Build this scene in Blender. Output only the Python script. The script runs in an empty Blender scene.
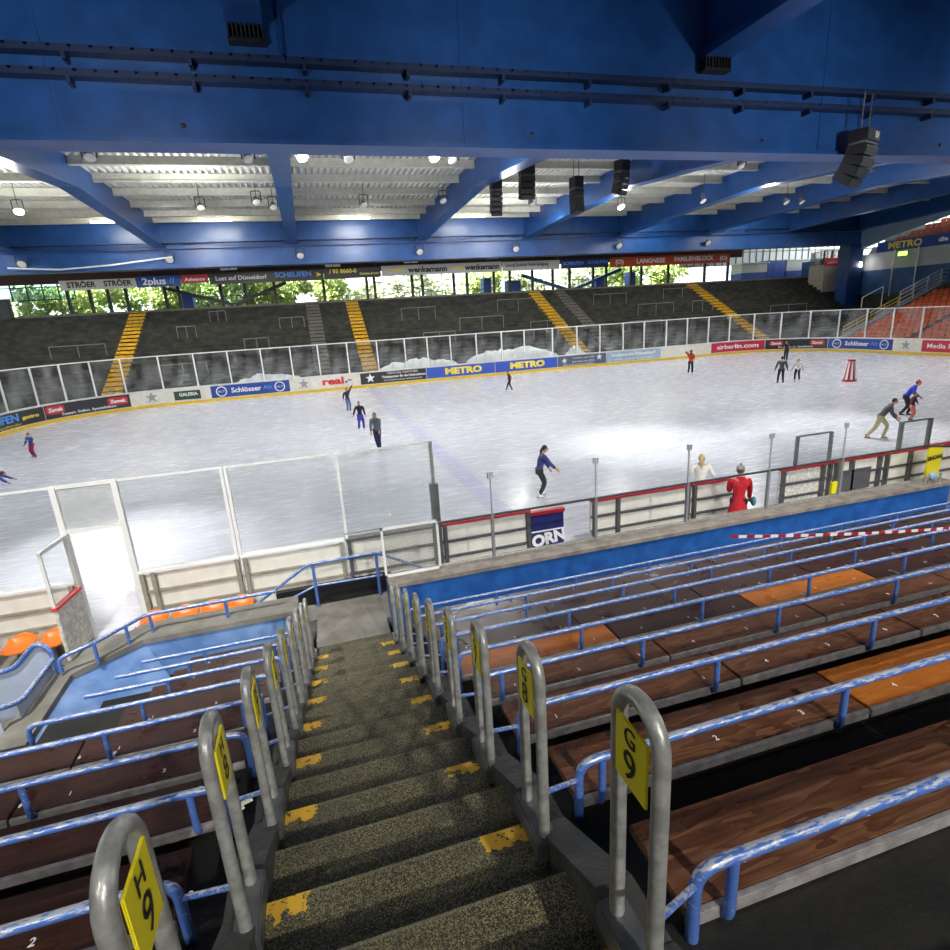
import bpy, bmesh, math, random
from mathutils import Vector, Matrix
random.seed(7)
S=bpy.context.scene; COL=S.collection
pi=math.pi; V=Vector
# ------------------------------------------------------------------ materials
MATS={}
def mat(name,col,rough=.5,metal=0.,noise=0.,nscale=8.,col2=None,bump=0.,bscale=40.,spec=.5,emit=None,es=1.,stretch=(1,1,1)):
    if name in MATS: return MATS[name]
    m=bpy.data.materials.new(name); m.use_nodes=True; nt=m.node_tree; b=nt.nodes['Principled BSDF']
    b.inputs['Roughness'].default_value=rough; b.inputs['Metallic'].default_value=metal
    b.inputs['Specular IOR Level'].default_value=spec
    c=(*col,1); b.inputs['Base Color'].default_value=c
    if emit: b.inputs['Emission Color'].default_value=(*emit,1); b.inputs['Emission Strength'].default_value=es
    if noise or col2 or bump:
        tc=nt.nodes.new('ShaderNodeTexCoord'); mp=nt.nodes.new('ShaderNodeMapping'); mp.inputs['Scale'].default_value=stretch
        nt.links.new(tc.outputs['Object'],mp.inputs[0])
        if noise or col2:
            n=nt.nodes.new('ShaderNodeTexNoise'); n.inputs['Scale'].default_value=nscale; n.inputs['Detail'].default_value=6
            nt.links.new(mp.outputs[0],n.inputs['Vector'])
            r=nt.nodes.new('ShaderNodeValToRGB'); nt.links.new(n.outputs['Fac'],r.inputs[0])
            d=col2 if col2 else tuple(x*(1-noise) for x in col)
            r.color_ramp.elements[0].position=.38; r.color_ramp.elements[1].position=.64
            r.color_ramp.elements[0].color=(*d,1); r.color_ramp.elements[1].color=c
            nt.links.new(r.outputs[0],b.inputs['Base Color'])
        if bump:
            n=nt.nodes.new('ShaderNodeTexNoise'); n.inputs['Scale'].default_value=bscale; n.inputs['Detail'].default_value=4
            nt.links.new(mp.outputs[0],n.inputs['Vector'])
            bp=nt.nodes.new('ShaderNodeBump'); bp.inputs['Strength'].default_value=bump; bp.inputs['Distance'].default_value=.02
            nt.links.new(n.outputs['Fac'],bp.inputs['Height']); nt.links.new(bp.outputs[0],b.inputs['Normal'])
    MATS[name]=m; return m
def nodes(m): return m.node_tree, m.node_tree.nodes['Principled BSDF']
def mathn(nt,op,a,b=None,c=None):
    n=nt.nodes.new('ShaderNodeMath'); n.operation=op
    for i,v in enumerate((a,b,c)):
        if v is None: continue
        if isinstance(v,(int,float)): n.inputs[i].default_value=v
        else: nt.links.new(v,n.inputs[i])
    return n.outputs[0]
def noisen(nt,vec,scale,detail=4,rough=.5):
    n=nt.nodes.new('ShaderNodeTexNoise'); n.inputs['Scale'].default_value=scale; n.inputs['Detail'].default_value=detail
    n.inputs['Roughness'].default_value=rough; nt.links.new(vec,n.inputs['Vector']); return n.outputs['Fac']
def mixc(nt,f,a,b):
    n=nt.nodes.new('ShaderNodeMix'); n.data_type='RGBA'
    if isinstance(f,(int,float)): n.inputs[0].default_value=f
    else: nt.links.new(f,n.inputs[0])
    for i,v in ((6,a),(7,b)):
        if isinstance(v,tuple): n.inputs[i].default_value=(*v[:3],1)
        else: nt.links.new(v,n.inputs[i])
    return n.outputs[2]
def mapping(nt,scale=(1,1,1)):
    tc=nt.nodes.new('ShaderNodeTexCoord'); mp=nt.nodes.new('ShaderNodeMapping'); mp.inputs['Scale'].default_value=scale
    nt.links.new(tc.outputs['Object'],mp.inputs[0]); return mp.outputs[0]
def ramp(nt,f,p0,p1,c0=(0,0,0),c1=(1,1,1)):
    r=nt.nodes.new('ShaderNodeValToRGB'); nt.links.new(f,r.inputs[0]); e=r.color_ramp.elements
    e[0].position=p0;e[1].position=p1;e[0].color=(*c0,1);e[1].color=(*c1,1); return r.outputs[0]

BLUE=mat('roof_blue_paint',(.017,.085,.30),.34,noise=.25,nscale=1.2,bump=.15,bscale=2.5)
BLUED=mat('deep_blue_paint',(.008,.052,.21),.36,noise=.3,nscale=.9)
WHITEMET=mat('white_roof_sheet',(.80,.81,.77),.45,noise=.12,nscale=2)
PURL=mat('cream_purlin',(.60,.60,.52),.5,noise=.15,nscale=3)
GREY=mat('galvanised_steel',(.42,.42,.39),.36,.35,noise=.35,nscale=22,bump=.1,bscale=60)
STEEL=mat('grey_steel',(.16,.165,.17),.45,.5,noise=.3,nscale=9)
DARK=mat('dark_steel',(.035,.038,.042),.5,.2,noise=.3,nscale=4)
BLACK=mat('black_plastic',(.012,.012,.014),.45)
WHITE=mat('white_paint',(.80,.80,.78),.4,noise=.06,nscale=6)
BOARDW=mat('rink_board_white',(.78,.76,.68),.38,noise=.12,nscale=3.5,spec=.5)
RED=mat('red_plastic',(.42,.02,.03),.4,noise=.2)
YELK=mat('yellow_kick_strip',(.82,.55,.03),.4,noise=.2,nscale=6)
YSIGN=mat('yellow_sign',(.90,.76,.02),.35,noise=.05,nscale=12)
INK=mat('black_ink',(.01,.01,.01),.5)
WINK=mat('white_ink',(.85,.85,.85),.5)
YINK=mat('yellow_ink',(.90,.72,.10),.5)
BINK=mat('light_blue_ink',(.08,.32,.85),.5)
RINK=mat('red_ink',(.65,.03,.04),.5)
GINK=mat('grey_ink',(.30,.32,.34),.5)
SBLUE=mat('sign_blue',(.02,.06,.30),.35)
MBLUE=mat('sign_bright_blue',(.04,.10,.50),.35,noise=.1)
SDARK=mat('sign_black',(.025,.026,.03),.35)
SRED=mat('sign_red',(.55,.03,.05),.35)
SORANGE=mat('sign_orange_red',(.50,.07,.02),.4)
SNAVY=mat('sign_navy',(.02,.025,.12),.35)
SPALE=mat('sign_pale_blue',(.36,.50,.62),.4,noise=.2,nscale=3)
SSLATE=mat('sign_slate_blue',(.09,.11,.18),.4)
SGREEN=mat('sign_green',(.02,.06,.045),.4)
SPINK=mat('sign_crimson',(.50,.02,.06),.4)
ORSEAT=mat('orange_plastic',(.90,.22,.03),.35,noise=.1,nscale=5)
STANDSEAT=mat('stand_seat_orange',(.62,.10,.015),.4,noise=.15)
WALK=mat('walkway_concrete',(.26,.25,.22),.7,noise=.3,nscale=2.5,bump=.2,bscale=15)
PARW=mat('parapet_blue',(.022,.12,.42),.45,noise=.25,nscale=3,col2=(.012,.075,.29),bump=.15,bscale=9)
PARL=mat('parapet_pale_blue',(.20,.33,.60),.42,nscale=3,col2=(.10,.21,.46),bump=.15,bscale=9)
LEDGE=mat('ledge_concrete',(.30,.26,.22),.5,noise=.4,nscale=5,bump=.2,bscale=22)
COPE=mat('coping_concrete',(.25,.235,.20),.7,noise=.35,nscale=3,bump=.2,bscale=22)
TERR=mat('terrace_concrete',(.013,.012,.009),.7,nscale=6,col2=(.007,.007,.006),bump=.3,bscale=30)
YSTAIR=mat('yellow_stair_paint',(.85,.50,.02),.6,noise=.4,nscale=6)
GSTAIR=mat('grey_stair_concrete',(.20,.19,.16),.7,noise=.3,nscale=4)
BARRIERM=mat('worn_barrier_paint',(.30,.30,.28),.5,noise=.4)
BENCHSTEEL=mat('bench_edge_metal',(.46,.43,.42),.42,.4,noise=.35,nscale=14)
DOORP=mat('gate_speckled_panel',(.78,.76,.70),.5,nscale=14,col2=(.50,.48,.42))
HEAPW=mat('crumpled_white',(.95,.95,.95),.6)
CONEW=mat('cone_white',(.8,.78,.74),.5)
HOUSE=mat('stall_white',(.60,.62,.62),.6,noise=.1)
HOUSEB=mat('stall_blue',(.02,.10,.42),.5,noise=.2)
BOOTH=mat('booth_plaster',(.42,.38,.30),.7,noise=.25,nscale=3)
BARK=mat('bark',(.06,.045,.03),.9,noise=.4)
LEAF=[mat('leaf_green_%s'%n,c,.6,noise=.35,nscale=1.5) for n,c in (('light',(.55,.68,.24)),('mid',(.34,.50,.16)),('pale',(.68,.76,.52)))]
GRASS=mat('grass_ground',(.18,.28,.08),.9,noise=.4)
LAMPE=mat('floodlight_and_fill_glow',(1,1,1),.3,emit=(1,.98,.93),es=40)
LAMPD=mat('floodlight_dim_lens',(.7,.7,.66),.12)
TUBEE=mat('fluorescent_glow',(1,1,.9),.3,emit=(1,.97,.72),es=6)
EXITG=mat('exit_sign_glow',(.3,.8,.2),.3,emit=(.45,1,.1),es=3)
SKYWIN=mat('translucent_glazing',(.75,.78,.78),.35,noise=.1)
# worn blue rail paint: bare metal flecks where hands rub the top
RAIL=mat('worn_blue_rail_paint',(.045,.14,.62),.33)
nt,b=nodes(RAIL); v=mapping(nt,(5,22,22)); f=noisen(nt,v,3.2,8,.65)
g=nt.nodes.new('ShaderNodeNewGeometry'); sx=nt.nodes.new('ShaderNodeSeparateXYZ'); nt.links.new(g.outputs['Normal'],sx.inputs[0])
up=mathn(nt,'MULTIPLY',sx.outputs[2],.17); f2=mathn(nt,'ADD',f,up)
k=ramp(nt,f2,.60,.66); base=mixc(nt,noisen(nt,mapping(nt,(2,9,9)),3),(.045,.125,.43),(.12,.23,.60))
nt.links.new(mixc(nt,k,base,(.50,.52,.55)),b.inputs['Base Color']); b.inputs['Metallic'].default_value=.15
# wood
def wood(name,c1,c2,c3):
    m=mat(name,c1,.30); nt,b=nodes(m)
    oi=nt.nodes.new('ShaderNodeObjectInfo'); tc=nt.nodes.new('ShaderNodeTexCoord')
    ad=nt.nodes.new('ShaderNodeVectorMath'); ad.operation='ADD'; nt.links.new(tc.outputs['Object'],ad.inputs[0])
    sc=nt.nodes.new('ShaderNodeVectorMath'); sc.operation='SCALE'; sc.inputs[0].default_value=(13,7,3); nt.links.new(oi.outputs['Random'],sc.inputs['Scale']); nt.links.new(sc.outputs[0],ad.inputs[1])
    mp=nt.nodes.new('ShaderNodeMapping'); mp.inputs['Scale'].default_value=(1.1,7,7); nt.links.new(ad.outputs[0],mp.inputs[0])
    n1=noisen(nt,mp.outputs[0],1.1,3,.5); rings=mathn(nt,'FRACT',mathn(nt,'MULTIPLY',n1,9)); 
    r1=ramp(nt,rings,0,1,c1,c2)
    mp2=nt.nodes.new('ShaderNodeMapping'); mp2.inputs['Scale'].default_value=(3,70,70); nt.links.new(ad.outputs[0],mp2.inputs[0])
    n2=noisen(nt,mp2.outputs[0],1.5,4); k=ramp(nt,n2,.35,.7)
    nt.links.new(mixc(nt,mathn(nt,'MULTIPLY',k,.55),r1,c3),b.inputs['Base Color'])
    bp=nt.nodes.new('ShaderNodeBump'); bp.inputs['Strength'].default_value=.12; nt.links.new(n2,bp.inputs['Height']); nt.links.new(bp.outputs[0],b.inputs['Normal'])
    nt.links.new(ramp(nt,noisen(nt,ad.outputs[0],3,4),.3,.75,(.22,)*3,(.48,)*3),b.inputs['Roughness'])
    return m
WOOD=wood('dark_varnished_wood',(.095,.034,.015),(.23,.105,.05),(.055,.020,.010))
WOODM=wood('dull_dark_wood',(.035,.015,.010),(.075,.030,.018),(.022,.010,.008))
WOODO=wood('fresh_orange_wood',(.42,.12,.012),(.56,.19,.03),(.34,.09,.01))
# aggregate stair concrete with yellow nosing marks
STAIR=mat('speckled_stair_concrete',(.1,.1,.07),.62); nt,b=nodes(STAIR)
tc=nt.nodes.new('ShaderNodeTexCoord'); P=tc.outputs['Object']
vo=nt.nodes.new('ShaderNodeTexVoronoi'); vo.inputs['Scale'].default_value=240; nt.links.new(P,vo.inputs['Vector'])
sep=nt.nodes.new('ShaderNodeSeparateColor'); nt.links.new(vo.outputs['Color'],sep.inputs[0])
spk=ramp(nt,sep.outputs[0],.45,.95,(.020,.020,.013),(.40,.35,.17)); dirt=ramp(nt,noisen(nt,P,2.2,5),.35,.7)
cc=mixc(nt,mathn(nt,'MULTIPLY',dirt,.55),spk,(.055,.052,.038))
px=nt.nodes.new('ShaderNodeSeparateXYZ'); nt.links.new(P,px.inputs[0])
ph=mathn(nt,'FRACT',mathn(nt,'DIVIDE',mathn(nt,'ADD',px.outputs[1],-1.96+8.0),.8)) # 0 just past nosing, ->1 just before it
pn=noisen(nt,P,22,5,.6); wob=mathn(nt,'MULTIPLY',mathn(nt,'ADD',pn,-.5),.22)
near=mathn(nt,'GREATER_THAN',mathn(nt,'ADD',ph,wob),.90)
xl=mathn(nt,'LESS_THAN',mathn(nt,'ADD',px.outputs[0],wob),-.30); xr=mathn(nt,'GREATER_THAN',mathn(nt,'ADD',px.outputs[0],wob),.47)
fl=mathn(nt,'LESS_THAN',px.outputs[1],7.7)
mk=mathn(nt,'MULTIPLY',mathn(nt,'MULTIPLY',near,fl),mathn(nt,'MAXIMUM',xl,xr)); mk=mathn(nt,'MULTIPLY',mk,mathn(nt,'GREATER_THAN',pn,.42))
ph2=mathn(nt,'FRACT',mathn(nt,'DIVIDE',mathn(nt,'ADD',px.outputs[1],-1.96+8.0),.4)); edge_pale=mathn(nt,'MULTIPLY',mathn(nt,'GREATER_THAN',ph2,.965),mathn(nt,'MULTIPLY',fl,.35))  # paler strip along the edge of every half step
nt.links.new(mixc(nt,mk,mixc(nt,edge_pale,cc,(.24,.22,.14)),(.72,.42,.03)),b.inputs['Base Color'])
bp=nt.nodes.new('ShaderNodeBump'); bp.inputs['Strength'].default_value=.5; bp.inputs['Distance'].default_value=.01; nt.links.new(sep.outputs[0],bp.inputs['Height']); nt.links.new(bp.outputs[0],b.inputs['Normal'])
# ice
ICE=mat('scuffed_ice',(.7,.7,.74),.3); nt,b=nodes(ICE); v=mapping(nt,(.35,1.2,1)); n1=noisen(nt,v,.6,8,.62)
n2=noisen(nt,mapping(nt,(.6,4,1)),2.0,8,.7)
c=ramp(nt,n1,.3,.72,(.43,.44,.50),(.54,.55,.61)); c=mixc(nt,mathn(nt,'MULTIPLY',ramp(nt,n2,.45,.75),.10),c,(.80,.80,.83))
tc=nt.nodes.new('ShaderNodeTexCoord'); px=nt.nodes.new('ShaderNodeSeparateXYZ'); nt.links.new(tc.outputs['Object'],px.inputs[0])
ln=mathn(nt,'LESS_THAN',mathn(nt,'ABSOLUTE',mathn(nt,'ADD',px.outputs[0],-4.5)),.32)
nt.links.new(mixc(nt,mathn(nt,'MULTIPLY',ln,.38),c,(.32,.30,.58)),b.inputs['Base Color'])
nt.links.new(ramp(nt,n2,.3,.7,(.16,)*3,(.34,)*3),b.inputs['Roughness'])
# glass
def glass(name,tint,dirt):
    m=bpy.data.materials.new(name); m.use_nodes=True; nt=m.node_tree; nt.nodes.clear()
    o=nt.nodes.new('ShaderNodeOutputMaterial'); t=nt.nodes.new('ShaderNodeBsdfTransparent'); t.inputs[0].default_value=(*tint,1)
    gl=nt.nodes.new('ShaderNodeBsdfGlossy'); gl.inputs['Roughness'].default_value=.04
    lw_=nt.nodes.new('ShaderNodeLayerWeight'); lw_.inputs[0].default_value=.5; lwo=mathn(nt,'MULTIPLY_ADD',mathn(nt,'POWER',lw_.outputs['Facing'],5),.5,.02)
    mx=nt.nodes.new('ShaderNodeMixShader'); nt.links.new(lwo,mx.inputs[0]); nt.links.new(t.outputs[0],mx.inputs[1]); nt.links.new(gl.outputs[0],mx.inputs[2])
    d=nt.nodes.new('ShaderNodeBsdfDiffuse'); d.inputs[0].default_value=(.8,.82,.84,1)
    mx2=nt.nodes.new('ShaderNodeMixShader'); f=noisen(nt,mapping(nt,(1,1,.6)),1.3,5)
    nt.links.new(mathn(nt,'MULTIPLY',ramp(nt,f,.35,.75),dirt),mx2.inputs[0]); nt.links.new(mx.outputs[0],mx2.inputs[1]); nt.links.new(d.outputs[0],mx2.inputs[2])
    nt.links.new(mx2.outputs[0],o.inputs[0]); return m
GLASS=glass('clear_shield_glass',(.97,.98,.98),.05); GLASSD=glass('scuffed_shield_glass',(.88,.9,.9),.16); GLASSM=glass('milky_glass',(.9,.9,.88),.42)

# ------------------------------------------------------------------ mesh builder
class MB:
    def __init__(s): s.v=[];s.f=[]
    def add(s,vs,fs):
        n=len(s.v); s.v+=[V(p) for p in vs]; s.f+=[[i+n for i in f] for f in fs]; return s
    def box(s,x0,x1,y0,y1,z0,z1,M=None):
        vs=[V((x,y,z)) for z in (z0,z1) for y in (y0,y1) for x in (x0,x1)]
        if M: vs=[M@p for p in vs]
        return s.add(vs,[[0,2,3,1],[4,5,7,6],[0,1,5,4],[2,6,7,3],[0,4,6,2],[1,3,7,5]])
    def bar(s,a,b,w,h,up=(0,0,1)):
        a,b=V(a),V(b); d=(b-a); L=d.length; d.normalize(); r=d.cross(V(up))
        if r.length<1e-4: r=d.cross(V((0,1,0)))
        r.normalize(); u=r.cross(d)
        M=Matrix((r,d,u)).transposed().to_4x4(); M.translation=a
        return s.box(-w/2,w/2,0,L,-h/2,h/2,M)
    def tube(s,pts,r,n=8,cap=True):
        pts=[V(p) for p in pts]; N=len(pts); rs=r if isinstance(r,(list,tuple)) else [r]*N
        t0=(pts[1]-pts[0]).normalized(); u=t0.cross(V((0,0,1)))
        if u.length<1e-3: u=t0.cross(V((0,1,0)))
        u.normalize(); base=len(s.v)
        for i,p in enumerate(pts):
            t=((pts[min(i+1,N-1)]-p).normalized()+(p-pts[max(i-1,0)]).normalized()) if 0<i<N-1 else (pts[min(i+1,N-1)]-pts[max(i-1,0)])
            t.normalize(); u=(u-t*u.dot(t)).normalized(); w=t.cross(u)
            for k in range(n):
                a=2*pi*k/n; s.v.append(p+(u*math.cos(a)+w*math.sin(a))*rs[i])
        for i in range(N-1):
            for k in range(n):
                a=base+i*n+k; b=base+i*n+(k+1)%n; s.f.append([a,b,b+n,a+n])
        if cap: s.f.append([base+k for k in reversed(range(n))]); s.f.append([base+(N-1)*n+k for k in range(n)])
        return s
    def prism(s,poly,axis,a,b):
        # poly of 2-tuples in the two remaining axes
        def P(p,t): return {0:V((t,p[0],p[1])),1:V((p[0],t,p[1])),2:V((p[0],p[1],t))}[axis]
        n=len(poly); vs=[P(p,a) for p in poly]+[P(p,b) for p in poly]
        return s.add(vs,[list(range(n)),[n+i for i in reversed(range(n))]]+[[i,n+i,n+(i+1)%n,(i+1)%n] for i in range(n)])
    def ell(s,c,r,nu=12,nv=8,M=None):
        c=V(c); base=len(s.v); vs=[]
        for j in range(nv+1):
            th=pi*j/nv
            for i in range(nu):
                a=2*pi*i/nu; p=V((r[0]*math.sin(th)*math.cos(a),r[1]*math.sin(th)*math.sin(a),r[2]*math.cos(th)))
                if M: p=M@p
                vs.append(c+p)
        return s.add(vs,[[j*nu+i,(j+1)*nu+i,(j+1)*nu+(i+1)%nu,j*nu+(i+1)%nu] for j in range(nv) for i in range(nu)])
    def build(s,name,m,parent=None,smooth=False,bevel=0,loc=None):
        me=bpy.data.meshes.new(name); me.from_pydata([tuple(p) for p in s.v],[],s.f)
        bm=bmesh.new(); bm.from_mesh(me); bmesh.ops.remove_doubles(bm,verts=bm.verts,dist=1e-5)
        bmesh.ops.recalc_face_normals(bm,faces=bm.faces)
        if bevel: bmesh.ops.bevel(bm,geom=[e for e in bm.edges if e.is_manifold and e.calc_face_angle(0)>.5],offset=bevel,segments=2,affect='EDGES',clamp_overlap=True)
        bm.to_mesh(me); bm.free()
        if smooth:
            me.shade_smooth()
            try: me.set_sharp_from_angle(angle=math.radians(50))
            except Exception: pass
        me.materials.append(m); o=bpy.data.objects.new(name,me); COL.objects.link(o)
        if parent: o.parent=parent
        if loc: o.location=loc
        return o
def rounded(pts,r,n=5):
    pts=[V(p) for p in pts]; out=[pts[0]]
    for i in range(1,len(pts)-1):
        p=pts[i]; a=(pts[i-1]-p); b=(pts[i+1]-p); q=min(r,a.length*.49,b.length*.49); a=p+a.normalized()*q; b=p+b.normalized()*q
        for k in range(n+1):
            t=k/n; out.append(a*(1-t)**2+p*2*t*(1-t)+b*t*t)
    return out+[pts[-1]]
def tag(o,label,cat,group=None,kind=None):
    if label: o['label']=label
    if cat: o['category']=cat
    if group: o['group']=group
    if kind: o['kind']=kind
    return o
def struct(o): o['kind']='structure'; return o
def empty(name,loc,label,cat,group=None,rz=0):
    o=bpy.data.objects.new(name,None); COL.objects.link(o); o.location=loc; o.rotation_euler=(0,0,rz); o.empty_display_size=.2
    return tag(o,label,cat,group)
def copy_tree(o,parent=None):
    c=o.copy(); COL.objects.link(c)
    if parent: c.parent=parent
    for ch in list(o.children): copy_tree(ch,c)
    return c
_tc={}
def textmesh(s,size,bold=0,xs=1.,spacing=1.,align='CENTER',ext=.004):
    key=(s,size,bold,xs,spacing,align)
    if key in _tc: return _tc[key]
    cu=bpy.data.curves.new('lettering','FONT'); cu.body=s; cu.size=size; cu.align_x=align; cu.align_y='CENTER'; cu.offset=bold; cu.extrude=ext
    cu.space_character=spacing; cu.resolution_u=3
    o=bpy.data.objects.new('lettering',cu); COL.objects.link(o); dg=bpy.context.evaluated_depsgraph_get()
    me=bpy.data.meshes.new_from_object(o.evaluated_get(dg)); bpy.data.objects.remove(o); me.transform(Matrix.Diagonal((xs,1,1,1)))
    _tc[key]=me; return me
def frame_mat(loc,right,up):
    r=V(right).normalized(); u=V(up); u=(u-r*u.dot(r)).normalized(); n=r.cross(u)
    M=Matrix((r,u,n)).transposed().to_4x4(); M.translation=V(loc); return M
def text(s,size,m,parent,loc,right,up=(0,0,1),bold=0.,xs=1.,spacing=1.,align='CENTER',name='lettering',fn=None,width=None):
    me=textmesh(s,size,bold,xs,spacing,align).copy()
    if width:
        w=max(v.co.x for v in me.vertices)-min(v.co.x for v in me.vertices); me.transform(Matrix.Diagonal((width/w,1,1,1)))
    if fn: # map (x,y,z) through fn
        for v in me.vertices: v.co=fn(v.co)
    else: me.transform(frame_mat(loc,right,up))
    me.materials.clear(); me.materials.append(m); o=bpy.data.objects.new(name,me); COL.objects.link(o)
    if parent: o.parent=parent; 
    if parent is not None and (parent.location.length>0): me.transform(Matrix.Translation(-parent.location)) if not fn else None
    return o

# ------------------------------------------------------------------ camera
def cam():
    yaw,pitch,roll=.270,.278,.062; cy,sy,cp,sp=math.cos(yaw),math.sin(yaw),math.cos(pitch),math.sin(pitch)
    F=V((sy*cp,cy*cp,-sp)); R=V((cy,-sy,0)); D=F.cross(R); c,s=math.cos(roll),math.sin(roll)
    X=R*c+D*s; Yd=D*c-R*s
    M=Matrix((X,-Yd,-F)).transposed().to_4x4(); M.translation=(0,0,5.2)
    cd=bpy.data.cameras.new('camera'); cd.sensor_width=36; cd.lens=558.586/950*36; cd.clip_start=.05; cd.clip_end=500
    o=bpy.data.objects.new('camera',cd); COL.objects.link(o); o.matrix_world=M; S.camera=o
cam()

# ------------------------------------------------------------------ rink outline
XL,XR,YT,RR,YS=-18.,47.2,47.2,8.2,10.6
SEG=[('l',(XL,20),(XL,YT-RR)),('a',(XL+RR,YT-RR),180,90),('l',(XL+RR,YT),(XR-RR,YT)),('a',(XR-RR,YT-RR),90,0),('l',(XR,YT-RR),(XR,14))]
def rp(s,off=0,z=0):
    for g in SEG:
        if g[0]=='l':
            a,b=V((*g[1],0)),V((*g[2],0)); L=(b-a).length
            if s<=L or g is SEG[-1]:
                d=(b-a).normalized(); n=V((d.y,-d.x,0)); p=a+d*s+n*off; p.z=z; return p
        else:
            L=RR*pi/2
            if s<=L:
                t=math.radians(g[2]+(g[3]-g[2])*s/L); r=RR-off; return V((g[1][0]+r*math.cos(t),g[1][1]+r*math.sin(t),z))
        s-=L
def strip(mb,s0,s1,o0,o1,z0,z1,ds=.2):
    n=max(1,int((s1-s0)/ds)); ss=[s0+(s1-s0)*i/n for i in range(n+1)]; vs=[];fs=[]
    for s in ss: vs+=[rp(s,o0,z0),rp(s,o1,z0),rp(s,o1,z1),rp(s,o0,z1)]
    for i in range(n):
        for k in range(4): fs.append([4*i+k,4*i+(k+1)%4,4*i+4+(k+1)%4,4*i+4+k])
    fs+= [[0,1,2,3],[4*n+3,4*n+2,4*n+1,4*n]]
    mb.add(vs,fs); return mb
STOT=102.5
# ice and ground
mb=MB(); ring=[rp(s,.02,0) for s in [i*.8 for i in range(int(STOT/.8)+12)]]
poly=[(p.x,p.y) for p in ring if p.y>=14]+[(XR,YS),(XL,YS)]
mb.prism(poly,2,-.12,0); struct(mb.build('ice_floor',ICE))
struct(MB().box(-60,120,-8,8.6,-.6,-.15).box(-60,120,8.6,120,-.6,-.13).build('ground',WALK))
struct(MB().box(-12,30,8.9,10.52,-.12,.02).build('walkway_floor',WALK))

# ------------------------------------------------------------------ far boards
rb=empty('dasher_board',(0,0,0),'white dasher board with yellow kick strip curving around the far ice edge','dasher board')
strip(MB(),8,STOT,-.14,0,0,1.22).build('board_wall',BOARDW,rb)
strip(MB(),8,STOT,0,.025,0,.2).build('kick_strip',YELK,rb)
strip(MB(),8,STOT,-.18,.03,1.22,1.27).build('cap_rail',WHITE,rb)
def bp(s,zc,off=.034):
    def fn(c): 
        return rp(s+c.x,off+c.z*.5,zc+c.y)
    return fn
def banner(s0,s1,m,label,texts,name='board_banner',z0=.26,z1=1.16,group=None):
    e=empty(name,(0,0,0),label,'banner',group); strip(MB(),s0,s1,.0,.018,z0,z1).build('panel',m,e)
    for (t,sz,mm,cs,cz,bold,w) in texts: text(t,sz,mm,e,None,None,fn=bp(cs,cz,.036),bold=bold,width=w)
    return e
def roundel(e,s,z,r,m1,m2,t=None):
    a=[(r*math.cos(2*pi*i/20),r*math.sin(2*pi*i/20)) for i in range(20)]; f=bp(s,z,.022); f2=bp(s,z,.03)
    MB().add([f(V((x,y,0))) for x,y in a],[list(range(20))]).build('emblem',m1,e)
    MB().add([f2(V((x*.8,y*.8,0))) for x,y in a],[list(range(20))]).build('emblem_centre',m2,e)
    if t: text(t,r*.5,m1,e,None,None,fn=bp(s,z,.075),width=r*1.3)
def star(e,s,z,r,m):
    f=bp(s,z,.024); vs=[f(V(((r if i%2==0 else r*.42)*math.sin(pi*i/5),(r if i%2==0 else r*.42)*math.cos(pi*i/5),0))) for i in range(10)]
    MB().add([f(V((0,0,0)))]+vs,[[0,1+i,1+(i+1)%10] for i in range(10)]).build('star_emblem',m,e)
def oval(e,s,z,w,h,t):
    f=bp(s,z,.024); pts=[(w/2*(abs(math.cos(a))**.4)*(1 if math.cos(a)>0 else -1),h/2*(abs(math.sin(a))**.4)*(1 if math.sin(a)>0 else -1)) for a in [2*pi*i/24 for i in range(24)]]
    MB().add([f(V((x,y,0))) for x,y in pts],[list(range(24))]).build('red_badge',SRED,e); text(t,h*.6,WINK,e,None,None,fn=bp(s,z,.08),bold=.015,width=w*.8)
banner(14,22.95,SDARK,'black board banner with big blue SCHEUFEN lettering at the left end of the rink',[('SCHEUFEN',.62,BINK,18.7,.80,.02,4.6),('gastro',.3,YINK,21.9,.72,.01,1.3),('Ihr Getränke - Fachgroßhändler',.2,YINK,18.5,.40,0,5.2)])
e=banner(23.0,28.6,SDARK,'black board banner with two red Zamek badges on the left corner curve',[('Suppen. Soßen. Spezialitäten.',.24,WINK,25.9,.46,.004,3.6)]); oval(e,23.7,.82,1.3,.55,'Zamek'); oval(e,27.8,.78,1.3,.55,'Zamek')
e=banner(28.65,31.4,BOARDW,'plain white banner with a grey star beside the green Galeria board',[('ICE',.2,GINK,30,.45,0,.8)]); star(e,30,.74,.42,GINK)
banner(31.5,33.35,SGREEN,'small dark green GALERIA banner on the white board',[('GALERIA',.34,WINK,32.5,.72,.01,1.3)],z0=.34,z1=1.0)
for s0,s1,lb in ((34.1,39.9,'blue Schlösser Alt banner on the left half of the far board'),(90.4,96.2,'blue Schlösser Alt banner on the right corner curve')):
    e=banner(s0,s1,SBLUE,lb,[('Schlösser',.52,WINK,(s0+s1)/2-.35,.72,.012,2.2),('Alt',.42,BINK,(s0+s1)/2+1.25,.74,.004,.7)]); roundel(e,s0+.75,.71,.40,WINK,SBLUE,'ALT'); roundel(e,s1-.75,.71,.40,WINK,SBLUE,'ALT')
e=banner(40,42.2,BOARDW,'white banner with a grey star left of the red real lettering',[('ICE',.2,GINK,41,.45,0,.8)]); star(e,41,.74,.42,GINK)
banner(42.3,45.3,BOARDW,'white banner with large red real lettering',[('real',.75,RINK,43.3,.74,.03,1.7),(',-',.6,SBLUE,44.5,.78,.02,.55)])
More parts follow.
